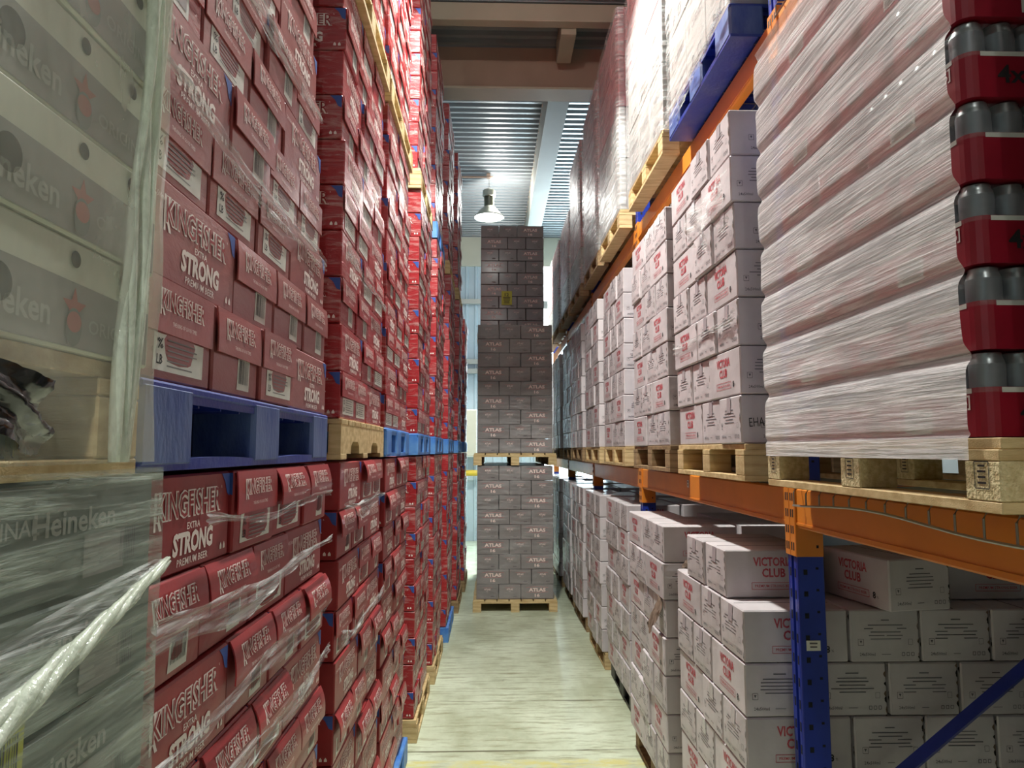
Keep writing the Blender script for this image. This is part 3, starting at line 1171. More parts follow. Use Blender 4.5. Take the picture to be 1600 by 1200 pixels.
def build_rack():
    T = 0.08
    for i, y in enumerate(POSTS):
        top = 5.6 if i == 0 else 4.76
        root = link('pallet_rack', None, None, (RX, y, 0))
        tag(root, 'blue slotted rack upright frame, %s from the camera' % RW[i], 'rack frame', 'blue upright frames of the pallet rack')
        mb = MB()
        mb.box(0, 0.095, 0, 0.012, 0.006, top, M['post'], 0.003)          # towards the camera
        mb.box(0, 0.095, T - 0.012, T, 0.006, top, M['post'], 0.003)
        mb.box(0.0, 0.012, 0.012, 0.030, 0.006, top, M['post'])           # stepped aisle face
        mb.box(0.0, 0.012, T - 0.030, T - 0.012, 0.006, top, M['post'])
        mb.box(0.012, 0.022, 0.030, T - 0.030, 0.006, top, M['post'])
        z = 0.1
        while z < top - 0.05:
            for yy in (0.021, T - 0.021):
                mb.box(-0.0008, 0.0, yy - 0.005, yy + 0.005, z, z + 0.03, M['slot'])
            mb.box(0.020, 0.034, -0.0008, 0.0, z + 0.012, z + 0.030, M['slot'])
            mb.box(0.064, 0.074, -0.0008, 0.0, z + 0.03, z + 0.038, M['slot'])
            z += 0.075
        me = mb.mesh('post')
        link('post', me, root)
        link('post', me, root, (0.93, 0, 0))
        mb = MB()
        mb.box(-0.02, 0.13, -0.02, T + 0.02, 0, 0.006, M['post'])
        mp = mb.mesh('foot_plate')
        link('foot_plate', mp, root)
        link('foot_plate', mp, root, (0.93, 0, 0))
        zz = 0.55
        k = 0
        while zz + 0.75 < top:
            mb = MB()
            a, b = zz, zz + 0.68
            mb.tube([(0.06, 0.040, a), (0.96, 0.040, b)], 0.026, M['post'], 4)
            link('brace', mb.mesh('brace'), root)
            zz += 1.42
            k += 1
        if i == 0:
            mb = MB()
            f = Face((0.045, 0.0, 1.22), (0, -1, 0), 0.04, 0.03)
            f.rect(mb, 0.0, 0, 0.05, 0.035, M['klabel'], 0.002)
            f.lines(mb, 0.0, 0.008, 0.04, 2, 0.012, 0.005, M['greyink'], RND, 0.003)
            link('paper_tag', mb.mesh('paper_tag'), root)
    ends = [0.0] + POSTS
    for z, lev in ((1.625, 'lower'), (3.44, 'upper')):
        H = 0.14 if lev == 'lower' else 0.12
        for i in range(len(POSTS)):
            ya = (POSTS[i - 1] + T) if i else 0.02
            yb = POSTS[i]
            root = link('rack_rail', None, None, (RX, (ya + yb) / 2, z))
            tag(root, 'orange steel rack rail, %s shelf, %s bay from the camera' % (lev, RW[i]), 'rack rail', 'orange rails of the pallet rack', 'thing')
            h = (yb - ya) / 2
            mb = MB()
            mb.box(0.0, 0.045, -h + 0.004, h - 0.004, 0.0, H, M['orange'], 0.006)
            mb.box(-0.003, 0.0, -h + 0.004, h - 0.004, 0.012, 0.020, M['orange'])
            link('rail', mb.mesh('rail'), root)
            me = MB()
            me.box(-0.004, 0.0, 0.001, 0.046, -0.10, H + 0.03, M['orange'], 0.0015)
            for q in range(4):
                me.box(-0.0048, -0.004, 0.010, 0.018, -0.08 + q * 0.06, -0.05 + q * 0.06, M['slot'])
                me.box(-0.0048, -0.004, 0.030, 0.038, -0.08 + q * 0.06, -0.05 + q * 0.06, M['slot'])
            m1 = me
            # far end: plate on the post's aisle face and a cheek towards the camera
            mA = MB()
            mA.box(-0.006, -0.0012, -0.002, 0.039, -0.10, H + 0.02, M['orange'], 0.0015)
            mA.box(-0.006, 0.092, -0.008, -0.002, -0.10, H + 0.02, M['orange'], 0.0015)
            for q in range(4):
                mA.box(-0.0068, -0.006, 0.008, 0.016, -0.08 + q * 0.058, -0.052 + q * 0.058, M['slot'])
                mA.box(-0.0068, -0.006, 0.024, 0.032, -0.08 + q * 0.058, -0.052 + q * 0.058, M['slot'])
            mA.box(0.066, 0.074, -0.0088, -0.008, -0.07, -0.06, M['slot'])
            o = link('connector', mA.mesh('connector'), root, (0, h, 0))
            if i:
                mA = MB()
                mA.box(-0.006, -0.0012, -0.039, 0.002, -0.10, H + 0.02, M['orange'], 0.0015)
                for q in range(4):
                    mA.box(-0.0068, -0.006, -0.016, -0.008, -0.08 + q * 0.058, -0.052 + q * 0.058, M['slot'])
                    mA.box(-0.0068, -0.006, -0.032, -0.024, -0.08 + q * 0.058, -0.052 + q * 0.058, M['slot'])
                link('connector', mA.mesh('connector'), root, (0, -h, 0))
            if i == 1 and lev == 'lower':
                mb = MB()
                f = Face((0, 0.05, H / 2), (-1, 0, 0), 0.03, 0.03)
                f.rect(mb, 0, 0.02, 0.035, 0.04, M['klabel'], 0.002)
                f.lines(mb, 0, 0.03, 0.025, 2, 0.016, 0.008, M['greyink'], RND, 0.003)
                link('paper_tag', mb.mesh('paper_tag'), root)
            # rear rail of the same bay
            r2 = link('rack_rail', None, None, (RX + 0.98, (ya + yb) / 2, z))
            tag(r2, 'orange steel rear rack rail at the back of %s shelf, %s bay' % (lev, RW[i]), 'rack rail', 'orange rails of the pallet rack', 'thing')
            mb = MB()
            mb.box(0.0, 0.045, -h + 0.004, h - 0.004, 0.0, H, M['orange'], 0.006)
            link('rail', mb.mesh('rail'), r2)
            # wire deck
            w = MB()
            L = yb - ya
            nn = int(L / 0.095)
            for q in range(nn):
                yy = -h + 0.05 + q * (L - 0.1) / (nn - 1)
                if i == 0:
                    sag = 0.010 + 0.012 * math.sin(q * 0.55)
                    w.tube([(0.98, yy, H + 0.004), (0.02, yy, H + 0.004), (-0.018, yy, H + 0.002), (-0.026, yy, H - 0.012),
                            (-0.026, yy, H - 0.035 - sag)], 0.0028, M['wire'], 6)
                else:
                    w.tube([(0.98, yy, H + 0.004), (0.0, yy, H + 0.004)], 0.003, M['wire'], 5)
            for xx in ((0.2, 0.5, 0.8) if i else (0.2, 0.5, 0.8)):
                w.tube([(xx, -h + .03, H + 0.009), (xx, h - .03, H + 0.009)], 0.003, M['wire'], 5)
            if i == 0:
                pts = []
                for q in range(nn):
                    yy = -h + 0.05 + q * (L - 0.1) / (nn - 1)
                    pts.append((-0.029, yy, H - 0.036 - 0.010 - 0.012 * math.sin(q * 0.55)))
                w.tube(pts, 0.004, M['wire'], 6)
            o = link('wire_deck', w.mesh('wire_deck'), None, (RX, (ya + yb) / 2, z))
            tag(o, 'wire mesh deck on the orange rails, %s shelf, %s bay' % (lev, RW[i]), 'wire deck', 'wire mesh decks of the pallet rack')


# ------------------------------------------------------------------ stacks
def build_piles():
    Z1, Z2, Z3 = 0.150, 2.012, 3.870
    PZ = (0.0, 1.866, 3.724)
    # left of the aisle: (aisle face X, start, length, tiers, pallet styles, lean, pallet shift)
    left = [(-0.530, 1.08, 1.21, (1, 2), ('sky', 'blue', None), -0.09),
            (-0.530, 2.50, 0.95, (1, 2, 3), ('sky', 'stringer', 'wood'), -0.02),
            (-0.530, 3.56, 0.95, (1, 2, 3), ('sky', 'sky', 'wood'), -0.01),
            (-0.500, 4.80, 0.95, (1, 2, 3), ('wood', 'sky', 'wood'), 0.0),
            (-0.475, 5.95, 0.95, (1, 2, 3), ('wood', 'sky', 'sky'), 0.01),
            (-0.440, 7.20, 0.95, (1, 2, 3), ('sky', 'sky', 'wood'), 0.01),
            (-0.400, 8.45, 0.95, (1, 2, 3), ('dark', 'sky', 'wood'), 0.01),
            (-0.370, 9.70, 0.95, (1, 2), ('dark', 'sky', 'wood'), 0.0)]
    TN = {1: 'floor tier', 2: 'middle tier', 3: 'top tier'}
    for p, (xa, y0, yl, tiers, styles, lean) in enumerate(left):
        for t in tiers:
            nm = '%s, %s left stack' % (TN[t], ORD[p] if p else 'nearest')
            z = (Z1, Z2, Z3)[t - 1]
            near = p == 0 and t == 1
            xo = xa + (0.0 if t < 3 else -0.015)
            pile('k', -1, xo, y0, yl, z, 10, nm, lean if t == 2 else 0.0, 1.0, jit=0.006 if p < 3 else 0.008, rot=0.55)
            st = styles[t - 1]
            if st:
                what = {'sky': 'light blue plastic pallet', 'blue': 'scuffed dark blue plastic pallet', 'stringer': 'pale notched wooden pallet',
                        'wood': 'wooden pallet', 'dark': 'dark wooden pallet'}[st]
                pallet(st, xa + 0.0 + (0.02 if t == 1 else 0.004), -1, y0 - 0.01, yl + (0.0 if yl > 1.1 else 0.03), PZ[t - 1], '%s under the %s' % (what, nm))
    # right: mid shelf and floor stacks of white cartons
    ys = [2.70, 3.84, 5.18, 6.28, 7.55, 8.70, 9.98, 11.05]
    for p, y0 in enumerate(ys):
        nm = '%s shelf stack' % ('nearest' if p == 0 else ORD[p])
        xa = 0.97 + (0.0, 0.0, 0.01, -0.01, 0.0, 0.01, 0, 0)[p]
        pile('v', 1, xa, y0, 0.95, 1.925, 7, nm, 0.0 if p != 0 else -0.02, 1.0, jit=0.006, rot=0.55)
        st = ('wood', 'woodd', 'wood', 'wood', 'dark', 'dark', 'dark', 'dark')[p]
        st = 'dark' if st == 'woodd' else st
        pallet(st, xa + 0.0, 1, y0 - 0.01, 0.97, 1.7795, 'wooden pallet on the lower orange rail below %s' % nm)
    fl = [(0.935, 2.66), (0.905, 3.76), (0.985, 5.17), (0.955, 6.28), (0.965, 7.55), (0.965, 8.70), (0.95, 9.98), (0.95, 11.05)]
    for p, (xa, y0) in enumerate(fl):
        nm = '%s white floor stack' % ('nearest' if p == 0 else ORD[p])
        pile('v', 1, xa, y0, 0.95, 0.150, 6 if p == 0 else 7, nm, 0.0, 1.2 if p == 0 else 1.0, jit=0.010 if p else 0.004, rot=0.7 if p else 0.4,
             front=4 if p == 0 else 0, topskip=None)
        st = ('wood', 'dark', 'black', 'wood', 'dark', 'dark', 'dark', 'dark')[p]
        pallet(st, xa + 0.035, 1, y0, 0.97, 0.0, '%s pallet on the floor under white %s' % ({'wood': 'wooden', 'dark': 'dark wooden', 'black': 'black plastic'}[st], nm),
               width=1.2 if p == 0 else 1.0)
    # loose top row of the nearest floor stack: set back cartons
    z = 0.150 + 6 * VPH
    for i, (x, y, rz, o) in enumerate(((0.935 + 0.205, 3.00, PI, 'S'), (0.935 + 0.20, 3.28, PI, 'S'), (1.556, 2.818, math.radians(100), 'T'),
                                       (2.02, 2.94, math.radians(-1), 'T'))):
        ITEMS['v'].append(dict(o=o, x=x, y=y, z=z, rz=rz, row=6, n=7, i=i, where='top', name='nearest white floor stack'))


def emit_cartons():
    # ---- red
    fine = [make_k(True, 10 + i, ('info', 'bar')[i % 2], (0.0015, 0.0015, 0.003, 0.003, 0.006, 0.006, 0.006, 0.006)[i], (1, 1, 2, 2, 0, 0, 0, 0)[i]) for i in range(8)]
    FM = [(b.mesh('beer_carton'), f.mesh('end_flap'), l.mesh('end_label')) for b, f, l in fine]
    low = [make_k(False, 40 + i, ('info', 'bar')[i % 2], 0.0, True) for i in range(2)]
    plainK, plainV = MB(), MB()
    plainK.box(-KL / 2, KL / 2, -KW / 2, KW / 2, 0, KH, M['red'])
    plainV.box(-VL / 2, VL / 2, -VW / 2, VW / 2, 0, VH, M['white'])

    def mtx(d):
        return Matrix.Translation((d['x'], d['y'], d['z'])) @ Matrix.Rotation(d['rz'], 4, 'Z')

    def split(lst, most):
        seen, rest = [], []
        for d in lst:
            c = (d['x'], d['y'], d['z'] + 0.09)
            (seen if in_view(c, 60) else rest).append(d)
        # nearest first: they show largest
        seen.sort(key=lambda d: project((d['x'], d['y'], d['z'] + 0.09))[2])
        return seen[:most], seen[most:] + rest

    ind, far = split(ITEMS['k'], 300)
    for q, d in enumerate(ind):
        near_low = 'floor tier' in d['name'] and d['name'].split()[-3] in ('nearest', 'second', 'third')
        pool = (4, 5, 6, 7) if near_low else ((2, 3) if 'nearest' in d['name'] else (0, 1))
        v = RND.choice(pool)
        b, f, l = FM[v]
        o = link('beer_carton', b, None, (d['x'], d['y'], d['z']), d['rz'])
        pos = ORD[d['i']] + ' from the near edge' if d['i'] else 'at the near edge'
        if d['o'] == 'S':
            look = 'with sticker' if v % 2 == 0 else 'with barcode'
        else:
            look = 'wide side'
        if 'floor tier' in d['name']:
            row = 'row %d from top' % (d['n'] - d['row'])
        else:
            row = 'row %d up' % (d['row'] + 1)
        pos = ['front', '2nd along', '3rd along', '4th along'][d['i']]
        tag(o, 'red carton %s, %s, %s, %s' % (look, row, pos, d['name']), 'carton', 'red beer cartons in the left stacks')
        if d['o'] == 'S':
            link('end_flap', f, o)
            link('end_label', l, o)['label'] = 'white text sticker' if v % 2 == 0 else 'white bar code sticker'
    mass = MB()
    for d in far:
        v = RND.randrange(2)
        for part in (low[v] if d['o'] == 'S' else low[v][:1]):
            mass.merge(part, mtx(d))
    for d in FILL['k']:
        mass.merge(plainK, mtx(d))
    o = link('red_cartons', mass.mesh('red_cartons'))
    tag(o, 'the many small red cartons of the farther left stacks', 'carton', None, 'stuff')

    # ---- white
    fv = [make_v(True, 70 + i, (0.001, 0.004, 0.006, 0.002)[i], i == 3) for i in range(4)]
    VM = [(b.mesh('beer_carton'), t.mesh('tape')) for b, t in fv]
    lowv = [make_v(False, 90, 0.0)[0]]
    ind, far = split(ITEMS['v'], 300)
    for d in ind:
        v = 3 if d['o'] == 'S' and d['name'] == 'nearest shelf stack' else RND.randrange(3)
        b, t = VM[v]
        rz = d['rz'] + (PI if d['o'] in 'LT' and RND.random() < 0.5 and d['o'] != 'T' else 0)
        o = link('beer_case', b, None, (d['x'], d['y'], d['z']), rz)
        look = 'wide side' if d['o'] == 'L' else 'narrow side'
        pos = ['front', '2nd along', '3rd along', '4th along'][d['i']]
        if d['where'] == 'front':
            look = 'facing the camera'
            pos = ['2nd', '3rd', '4th', '5th'][d['i']] + ' from aisle'
        if d['where'] == 'top':
            lab = ('white carton loose on top of the nearest floor stack, front by the aisle', 'white carton loose on top of the nearest floor stack, behind the front one',
                   'white carton with red lettering lying just right of the blue post', 'white carton on top row, rightmost under the orange rail')[d['i']]
        else:
            lab = 'white carton %s, row %d %s, %s, %s' % (look, d['row'] + 1 if 'shelf' in d['name'] else d['n'] - d['row'], 'up' if 'shelf' in d['name'] else 'from top', pos, d['name'])
        tag(o, lab, 'carton', 'white beer cartons in the right stacks')
        if d['name'] == 'nearest shelf stack' and d['row'] == 0 and d['i'] == 0:
            mb = MB()
            f = Face((0.0, VW / 2, VH / 2), (0, 1, 0), VL / 2, VH / 2)
            f.text(mb, 'EHA 99', -0.115, -0.01, 0.10, 0.035, M['black'], -0.004, 1, 0.004, 0.06)
            link('handwriting', mb.mesh('handwriting'), o)['label'] = 'black handwritten marks'
        if d['name'] == 'second white floor stack' and d['row'] in (4, 5) and d['i'] == 0:
            mb = MB()
            n = 8
            rr = random.Random(d['row'])
            V, F = [], []
            for j in range(n + 1):
                for i in range(n + 1):
                    a, q = i / n, j / n
                    V.append((VL / 2 + 0.004 + 0.07 * q + rr.uniform(-.004, .004), (0.02 if d['row'] == 5 else 0.05) + 0.10 * (a - .5) * (1 - .5 * q) + rr.uniform(-.006, .006),
                              VH - 0.01 - 0.15 * q + 0.03 * math.sin(4 * a) + rr.uniform(-.004, .004)))
            for j in range(n):
                for i in range(n):
                    a = j * (n + 1) + i
                    F.append((a, a + 1, a + n + 2, a + n + 1))
            mb.add(V, F, M['brown'])
            link('torn_flap', mb.mesh('torn_flap'), o)['label'] = 'torn brown cardboard flap'
        if d['o'] == 'S':
            link('tape', t, o)['label'] = 'clear packing tape'
    mass = MB()
    for d in far:
        mass.merge(lowv[0], mtx(d))
    for d in FILL['v']:
        mass.merge(plainV if d.get('plain') else lowv[0], mtx(d))
    o = link('white_cartons', mass.mesh('white_cartons'))
    tag(o, 'the many small white cartons of the farther right stacks', 'carton', None, 'stuff')


def build_atlas():
    me = make_a(5).mesh('beer_carton')
    pl = MB()
    pl.box(-AL / 2, AL / 2, -AW / 2, AW / 2, 0, AH, M['atlas'])
    fill = MB()
    # front column of two tiers, rear column of three
    cols = [('front', -0.185, 8.5, 2), ('rear', -0.175, 9.95, 3)]
    for cn, x0, y0, tiers in cols:
        for t in range(tiers):
            zb = (0.0, 1.715, 3.43)[t]
            if not (cn == 'rear' and t < 2):
                pass
            tn = ('floor tier', 'upper tier', 'top tier')[t]
            root = pallet('wood', x0 - 0.03, 1, y0 - 0.02, 1.2, zb, 'yellowish wooden pallet under the %s of the %s dark stack' % (tn, cn))
            for L in range(9 if t < 2 or cn == 'rear' else 9):
                z = zb + 0.146 + L * APH
                seq = ('S', 'S', 'L') if L % 2 == 0 else ('L', 'S', 'S')
                x = x0 + 0.012
                for i, o in enumerate(seq):
                    w = APL if o == 'L' else APW
                    dp = APW if o == 'L' else APL
                    hidden = cn == 'rear' and t < 2
                    rz = (0 if o == 'L' else PI / 2) + math.radians(RND.uniform(-.3, .3))
                    pos = (x + w / 2 + RND.uniform(-.002, .002), y0 + dp / 2 + RND.uniform(0, .006), z)
                    if hidden:
                        fill.merge(pl, Matrix.Translation(pos) @ Matrix.Rotation(rz, 4, 'Z'))
                    else:
                        ob = link('drinks_carton', me, None, pos, rz)
                        tag(ob, 'dark grey carton, %s side, %s row up, %s, %s of %s dark stack' %
                            ('wide' if o == 'L' else 'narrow', ORD[L], ('left', 'centre', 'right')[i], tn, cn), 'carton', 'dark grey cartons in the central stacks')
                    x += w
                for j in range(3):
                    for i in range(2):
                        fill.merge(pl, Matrix.Translation((x0 + 0.012 + AL / 2 + 0.075 + i * APL, y0 + APL + 0.015 + AW / 2 + j * APW, z)))
    o = link('dark_cartons', fill.mesh('dark_cartons'))
    tag(o, 'dark grey cartons packed behind the front rows of the central stacks', 'carton', None, 'stuff')
    mb = MB()
    f = Face((0, 0, 0), (0, -1, 0), 0.08, 0.12)
    mb.box(-0.075, 0.075, -0.001, 0.001, -0.10, 0.10, M['yellow'])
    f.text(mb, '12', 0, 0.05, 0.06, 0.045, M['black'], 0.02, 2, 0.0022)
    f.lines(mb, 0, 0.01, 0.11, 5, 0.02, 0.010, M['black'], RND, 0.0022)
    o = link('paper_sheet', mb.mesh('paper_sheet'), None, (0.215, 9.94, 4.07))
    tag(o, 'yellow paper sheet stuck on the top tier of the rear dark stack', 'label')
    # glossy film over the front column
    for zb, nm in ((0.146, 'floor tier'), (1.861, 'upper tier')):
        film_sheet('stretch_film', [(-0.19, 8.478), (0.775, 8.478)], zb + 0.02, zb + 1.56, M['filmu2'], 'clear glossy film around the %s of the front dark stack' % nm, 0.004, ny=30, nz=40)


def film_sheet(name, path, z0, z1, m, label, amp=0.006, ny=40, nz=40, prof=None, seed=1, group='stretch film around the stacks'):
    """thin film hung along a plan path (list of x, y), rippled, from z0 to z1"""
    r = random.Random(seed)
    seg = [math.dist(path[i], path[i + 1]) for i in range(len(path) - 1)]
    tot = sum(seg)
    ph = [(r.uniform(2, 9), r.uniform(0, 6), r.uniform(3, 30), r.uniform(0, 6)) for _ in range(6)]
    V, F = [], []
    for j in range(nz + 1):
        z = z0 + (z1 - z0) * j / nz
        for i in range(ny + 1):
            s = tot * i / ny
            q, a = 0, s
            while q < len(seg) - 1 and a > seg[q]:
                a -= seg[q]
                q += 1
            t = a / seg[q]
            x = path[q][0] * (1 - t) + path[q + 1][0] * t
            y = path[q][1] * (1 - t) + path[q + 1][1] * t
            dx, dy = path[q + 1][0] - path[q][0], path[q + 1][1] - path[q][1]
            L = math.hypot(dx, dy)
            nx, ny_ = dy / L, -dx / L
            d = sum(math.sin(a_ * s + b_ + c_ * z + d_) for a_, b_, c_, d_ in ph) / 6 * amp
            if prof:
                d += prof(s / tot, z)
            V.append((x + nx * d, y + ny_ * d, z))
    for j in range(nz):
        for i in range(ny):
            a = j * (ny + 1) + i
            F.append((a, a + 1, a + ny + 2, a + ny + 1))
    me = mkmesh(name, V, F, [0] * len(F), [m], True)
    o = link(name, me)
    tag(o, label, 'stretch film', group)
    return o


def film_strip(p0, p1, h, label, m, out=(1, 0, 0), amp=0.012, n=60, seed=0, twist=0.5, sagz=0.02):
    """a bunched band of film pulled tight along a stack's face"""
    r = random.Random(seed)
    p0, p1 = np.array(p0, float), np.array(p1, float)
    o_ = np.array(out, float)
    V, F = [], []
    k = 10
    ph = [r.uniform(0, 6) for _ in range(8)]
    for i in range(n + 1):
        t = i / n
        c = p0 + (p1 - p0) * t
        c[2] += -sagz * math.sin(PI * t) + 0.010 * math.sin(9 * t + ph[0])
        hh = h * (0.55 + 0.35 * math.sin(5 * t + ph[1]) + 0.15 * math.sin(17 * t + ph[2]))
        hh = max(hh, h * 0.22)
        for j in range(k + 1):
            s = j / k * 2 - 1
            d = 0.006 + amp * abs(math.sin(4 * s + 3 * t + ph[3])) * (0.5 + 0.5 * math.sin(23 * t + 7 * s + ph[4]) ** 2)
            V.append(tuple(c + o_ * d + np.array((0, 0, s * hh / 2))))
    for i in range(n):
        for j in range(k):
            a = i * (k + 1) + j
            F.append((a, a + 1, a + k + 2, a + k + 1))
    o = link('stretch_film', mkmesh('stretch_film', V, F, [0] * len(F), [m], True))
    tag(o, label, 'stretch film', 'loose bands of stretch film')
    return o


# ------------------------------------------------------------------ near left: pale and green stacks
HX = -0.475
HL, HW, HH = 0.40, 0.27, 0.128


def build_pale_stack():
    def star(f, mb, s, t, R, m):
        P = []
        for i in range(10):
            a = PI / 2 + i * PI / 5
            q = R if i % 2 == 0 else R * 0.42
            P.append((s + q * math.cos(a), t + q * math.sin(a)))
        P.append((s, t))
        mb.add([f.p(a, b, 0.0016) for a, b in P], [(10, i, (i + 1) % 10) for i in range(10)], m)

    def ell(f, mb, s, t, a, b, m, off, n=20):
        mb.add([f.p(s + a * math.cos(2 * PI * i / n), t + b * math.sin(2 * PI * i / n), off) for i in range(n)], [tuple(range(n))], m)
    # pale carton: light upper half with hand holes, grey printed band below
    body, holes = MB(), MB()
    fs = carton_body(body, HL - .004, HW - .004, HH - .002, M['hlight'], 0.003)
    f = fs['-y']
    hz = (HH - .002) / 2
    f.poly(body, [(-0.192, -hz + .004), (0.192, -hz + .004), (0.192, 0.012), (-0.192, 0.020)], M['hdark'], 0.0008)
    f.text(body, 'Heineken', -0.098, -0.026, 0.15, 0.030, M['hink'], 0.02, 2, 0.0016)
    star(f, body, 0.02, -0.014, 0.024, M['hstar'])
    ell(f, body, 0.02, -0.036, 0.016, 0.022, M['hgreen'], 0.002)
    ell(f, body, 0.02, -0.030, 0.014, 0.012, M['hstar'], 0.0024)
    f.text(body, 'ORIGINAL', 0.115, -0.030, 0.13, 0.017, M['hink'], 0.01, 2, 0.0016)
    for s in (-0.105, 0.018, 0.125):
        n = 18
        pr = []
        for z in (0.0015, -0.012):
            pr += [f.p(s + (0.0095 if s > -.1 else .020) * math.cos(2 * PI * i / n), (0.042 if s > -.1 else -.012) + (0.011 if s > -.1 else .022) * 0.9 * math.sin(2 * PI * i / n), 0.0016 if z > 0 else 0.0012) for i in range(n)]
        holes.add(pr[:n], [tuple(range(n))], M['gap'])
    me_b, me_h = body.mesh('beer_carton'), holes.mesh('hand_hole')
    g = MB()
    fs = carton_body(g, HL - .004, HW - .004, HH - .002, M['hgreen'], 0.003)
    f = fs['-y']
    f.text(g, 'Heineken', 0.02, 0.020, 0.16, 0.028, M['hink'], 0.02, 2)
    f.text(g, 'ORIGINAL', -0.115, 0.020, 0.13, 0.018, M['hink'], 0.01, 2)
    f.rect(g, 0.08, -0.024, 0.09, 0.050, M['hdark'])
    f.barcode(g, 0.135, -0.020, 0.04, 0.040, M['greyink'], random.Random(2))
    f.lines(g, 0.05, -0.012, 0.05, 3, 0.012, 0.004, M['hink'], random.Random(4))
    me_g = g.mesh('beer_carton')
    rz = PI / 2                      # long printed side towards the aisle
    for t, (zb, n, me) in enumerate(((0.146, 13, me_g), (2.012, 5, me_b))):
        for L in range(n):
            z = zb + L * (HH if t else 0.1325)
            for i in range(2):
                y = (0.985 if t else 1.022) - HL / 2 - i * HL
                o = link('drinks_case', me, None, (HX - HW / 2 + RND.uniform(-.003, .003), y, z), rz + math.radians(RND.uniform(-.4, .4)))
                if t:
                    lab = 'pale grey film-wrapped carton, %s row above the pallet, %s' % (ORD[L], 'far end' if i == 0 else 'end nearest the camera')
                    link('hand_hole', me_h, o)['label'] = 'dark round hand holes'
                else:
                    lab = 'dark green film-wrapped carton, %s row from the top of the lower left stack, %s' % (ORD[n - 1 - L], 'far end' if i == 0 else 'near end')
                tag(o, lab, 'carton', 'film-wrapped cartons at the near left')
    pallet('wood', HX + 0.0, -1, -0.05, 1.02, 0.0, 'wooden pallet on the floor under the dark green cartons', 0.6)
    pallet('wood', HX - 0.004, -1, -0.05, 1.02, 1.867, 'wooden pallet behind film under the pale grey cartons', 0.6)
    # films
    film_sheet('stretch_film', [(HX + 0.012, 0.30), (HX + 0.012, 0.985), (HX - 0.01, 1.002), (HX - 0.2, 1.004)], 1.884, 2.65, M['filmh'],
               'cloudy film over the pale cartons at the left edge', 0.006, 70, 50, seed=3)
    film_sheet('stretch_film', [(HX + 0.016, 0.30), (HX + 0.014, 1.022), (HX - 0.01, 1.042), (HX - 0.2, 1.044)], 1.2, 1.876, M['filmg'],
               'wrinkled glossy film around the dark green cartons', 0.006, 70, 60, seed=4)
    # thick gathered edge of the upper film hanging down the corner
    mb = MB()
    r = random.Random(5)
    for k in range(5):
        pts, rad = [], []
        n = 26
        for i in range(n + 1):
            t = i / n
            z = 2.62 - t * 0.735
            pts.append((HX + 0.016 - 0.008 * t + 0.004 * math.sin(7 * t + k), 0.905 + 0.013 * k * (1 - 0.45 * t) - 0.03 * max(0, t - .6) + 0.008 * math.sin(5 * t + k * 2), z))
            rad.append(0.0055 + 0.003 * math.sin(9 * t + k * 1.7))
        mb.tube(pts, rad, M['filmrope'], 7)
    o = link('stretch_film', mb.mesh('stretch_film', True))
    tag(o, 'gathered film edge hanging down the corner of the pale cartons', 'stretch film', 'loose bands of stretch film')
    # twisted rope of film across the lower stack
    mb = MB()
    for k in range(4):
        pts, rad = [], []
        for i in range(40):
            t = i / 39
            y = 0.60 + 0.395 * t
            z = 1.632 + 0.118 * t
            a = 9 * t + k * PI / 2
            q = 0.012 * (1 - 0.7 * t)
            pts.append((HX + 0.034 + q * math.cos(a) * .6, y, z + q * math.sin(a)))
            rad.append(0.0085 * (1 - 0.66 * t) + 0.0012 * math.sin(40 * t + k))
        mb.tube(pts, rad, M['filmrope'], 8)
    o = link('stretch_film', mb.mesh('stretch_film', True))
    tag(o, 'bright twisted rope of film pulled slantwise across the dark green cartons', 'stretch film', 'loose bands of stretch film')
    # fan of film that runs into the rope
    V, F = [], []
    n, k = 30, 8
    for i in range(n + 1):
        t = i / n
        for j in range(k + 1):
            s = j / k
            V.append((HX + 0.030 - 0.012 * s + 0.004 * math.sin(20 * s + 5 * t), 0.60 + 0.39 * t, 1.638 + 0.114 * t + s * 0.075 * (1 - t)))
    for i in range(n):
        for j in range(k):
            a = i * (k + 1) + j
            F.append((a, a + 1, a + k + 2, a + k + 1))
    o = link('stretch_film', mkmesh('stretch_film', V, F, [0] * len(F), [M['filmw']], True))
    tag(o, 'fan of creased film above the twisted rope at the lower left', 'stretch film', 'loose bands of stretch film')
    mb = MB()
    f = Face((0, 0, 0), (1, 0, 0), 0.06, 0.04)
    mb.box(-0.001, 0.001, -0.05, 0.05, -0.032, 0.032, M['yellow'])
    f.barcode(mb, 0.0, 0.002, 0.08, 0.040, M['black'], random.Random(8), 0.002)
    o = link('paper_label', mb.mesh('paper_label'), None, (HX + 0.006, 0.70, 1.600))
    tag(o, 'yellow bar code label at the bottom left on dark green cartons', 'label')
    # torn black foil by the pallet
    V, F = [], []
    n = 16
    r = random.Random(11)
    for j in range(n + 1):
        for i in range(n + 1):
            a, b = i / n, j / n
            V.append((HX + 0.022 + 0.014 * math.sin(5 * a + 4 * b) * math.sin(7 * b + 1) + r.uniform(-.002, .002), 0.62 + 0.115 * a + 0.012 * math.sin(6 * b),
                      1.905 + 0.075 * b + 0.010 * math.sin(4 * a + 1)))
    for j in range(n):
        for i in range(n):
            a = j * (n + 1) + i
            F.append((a, a + 1, a + n + 2, a + n + 1))
    o = link('plastic_bag', mkmesh('plastic_bag', V, F, [0] * len(F), [M['foil']], True))
    tag(o, 'crumpled shiny black plastic by the pallet at the left edge', 'plastic bag')


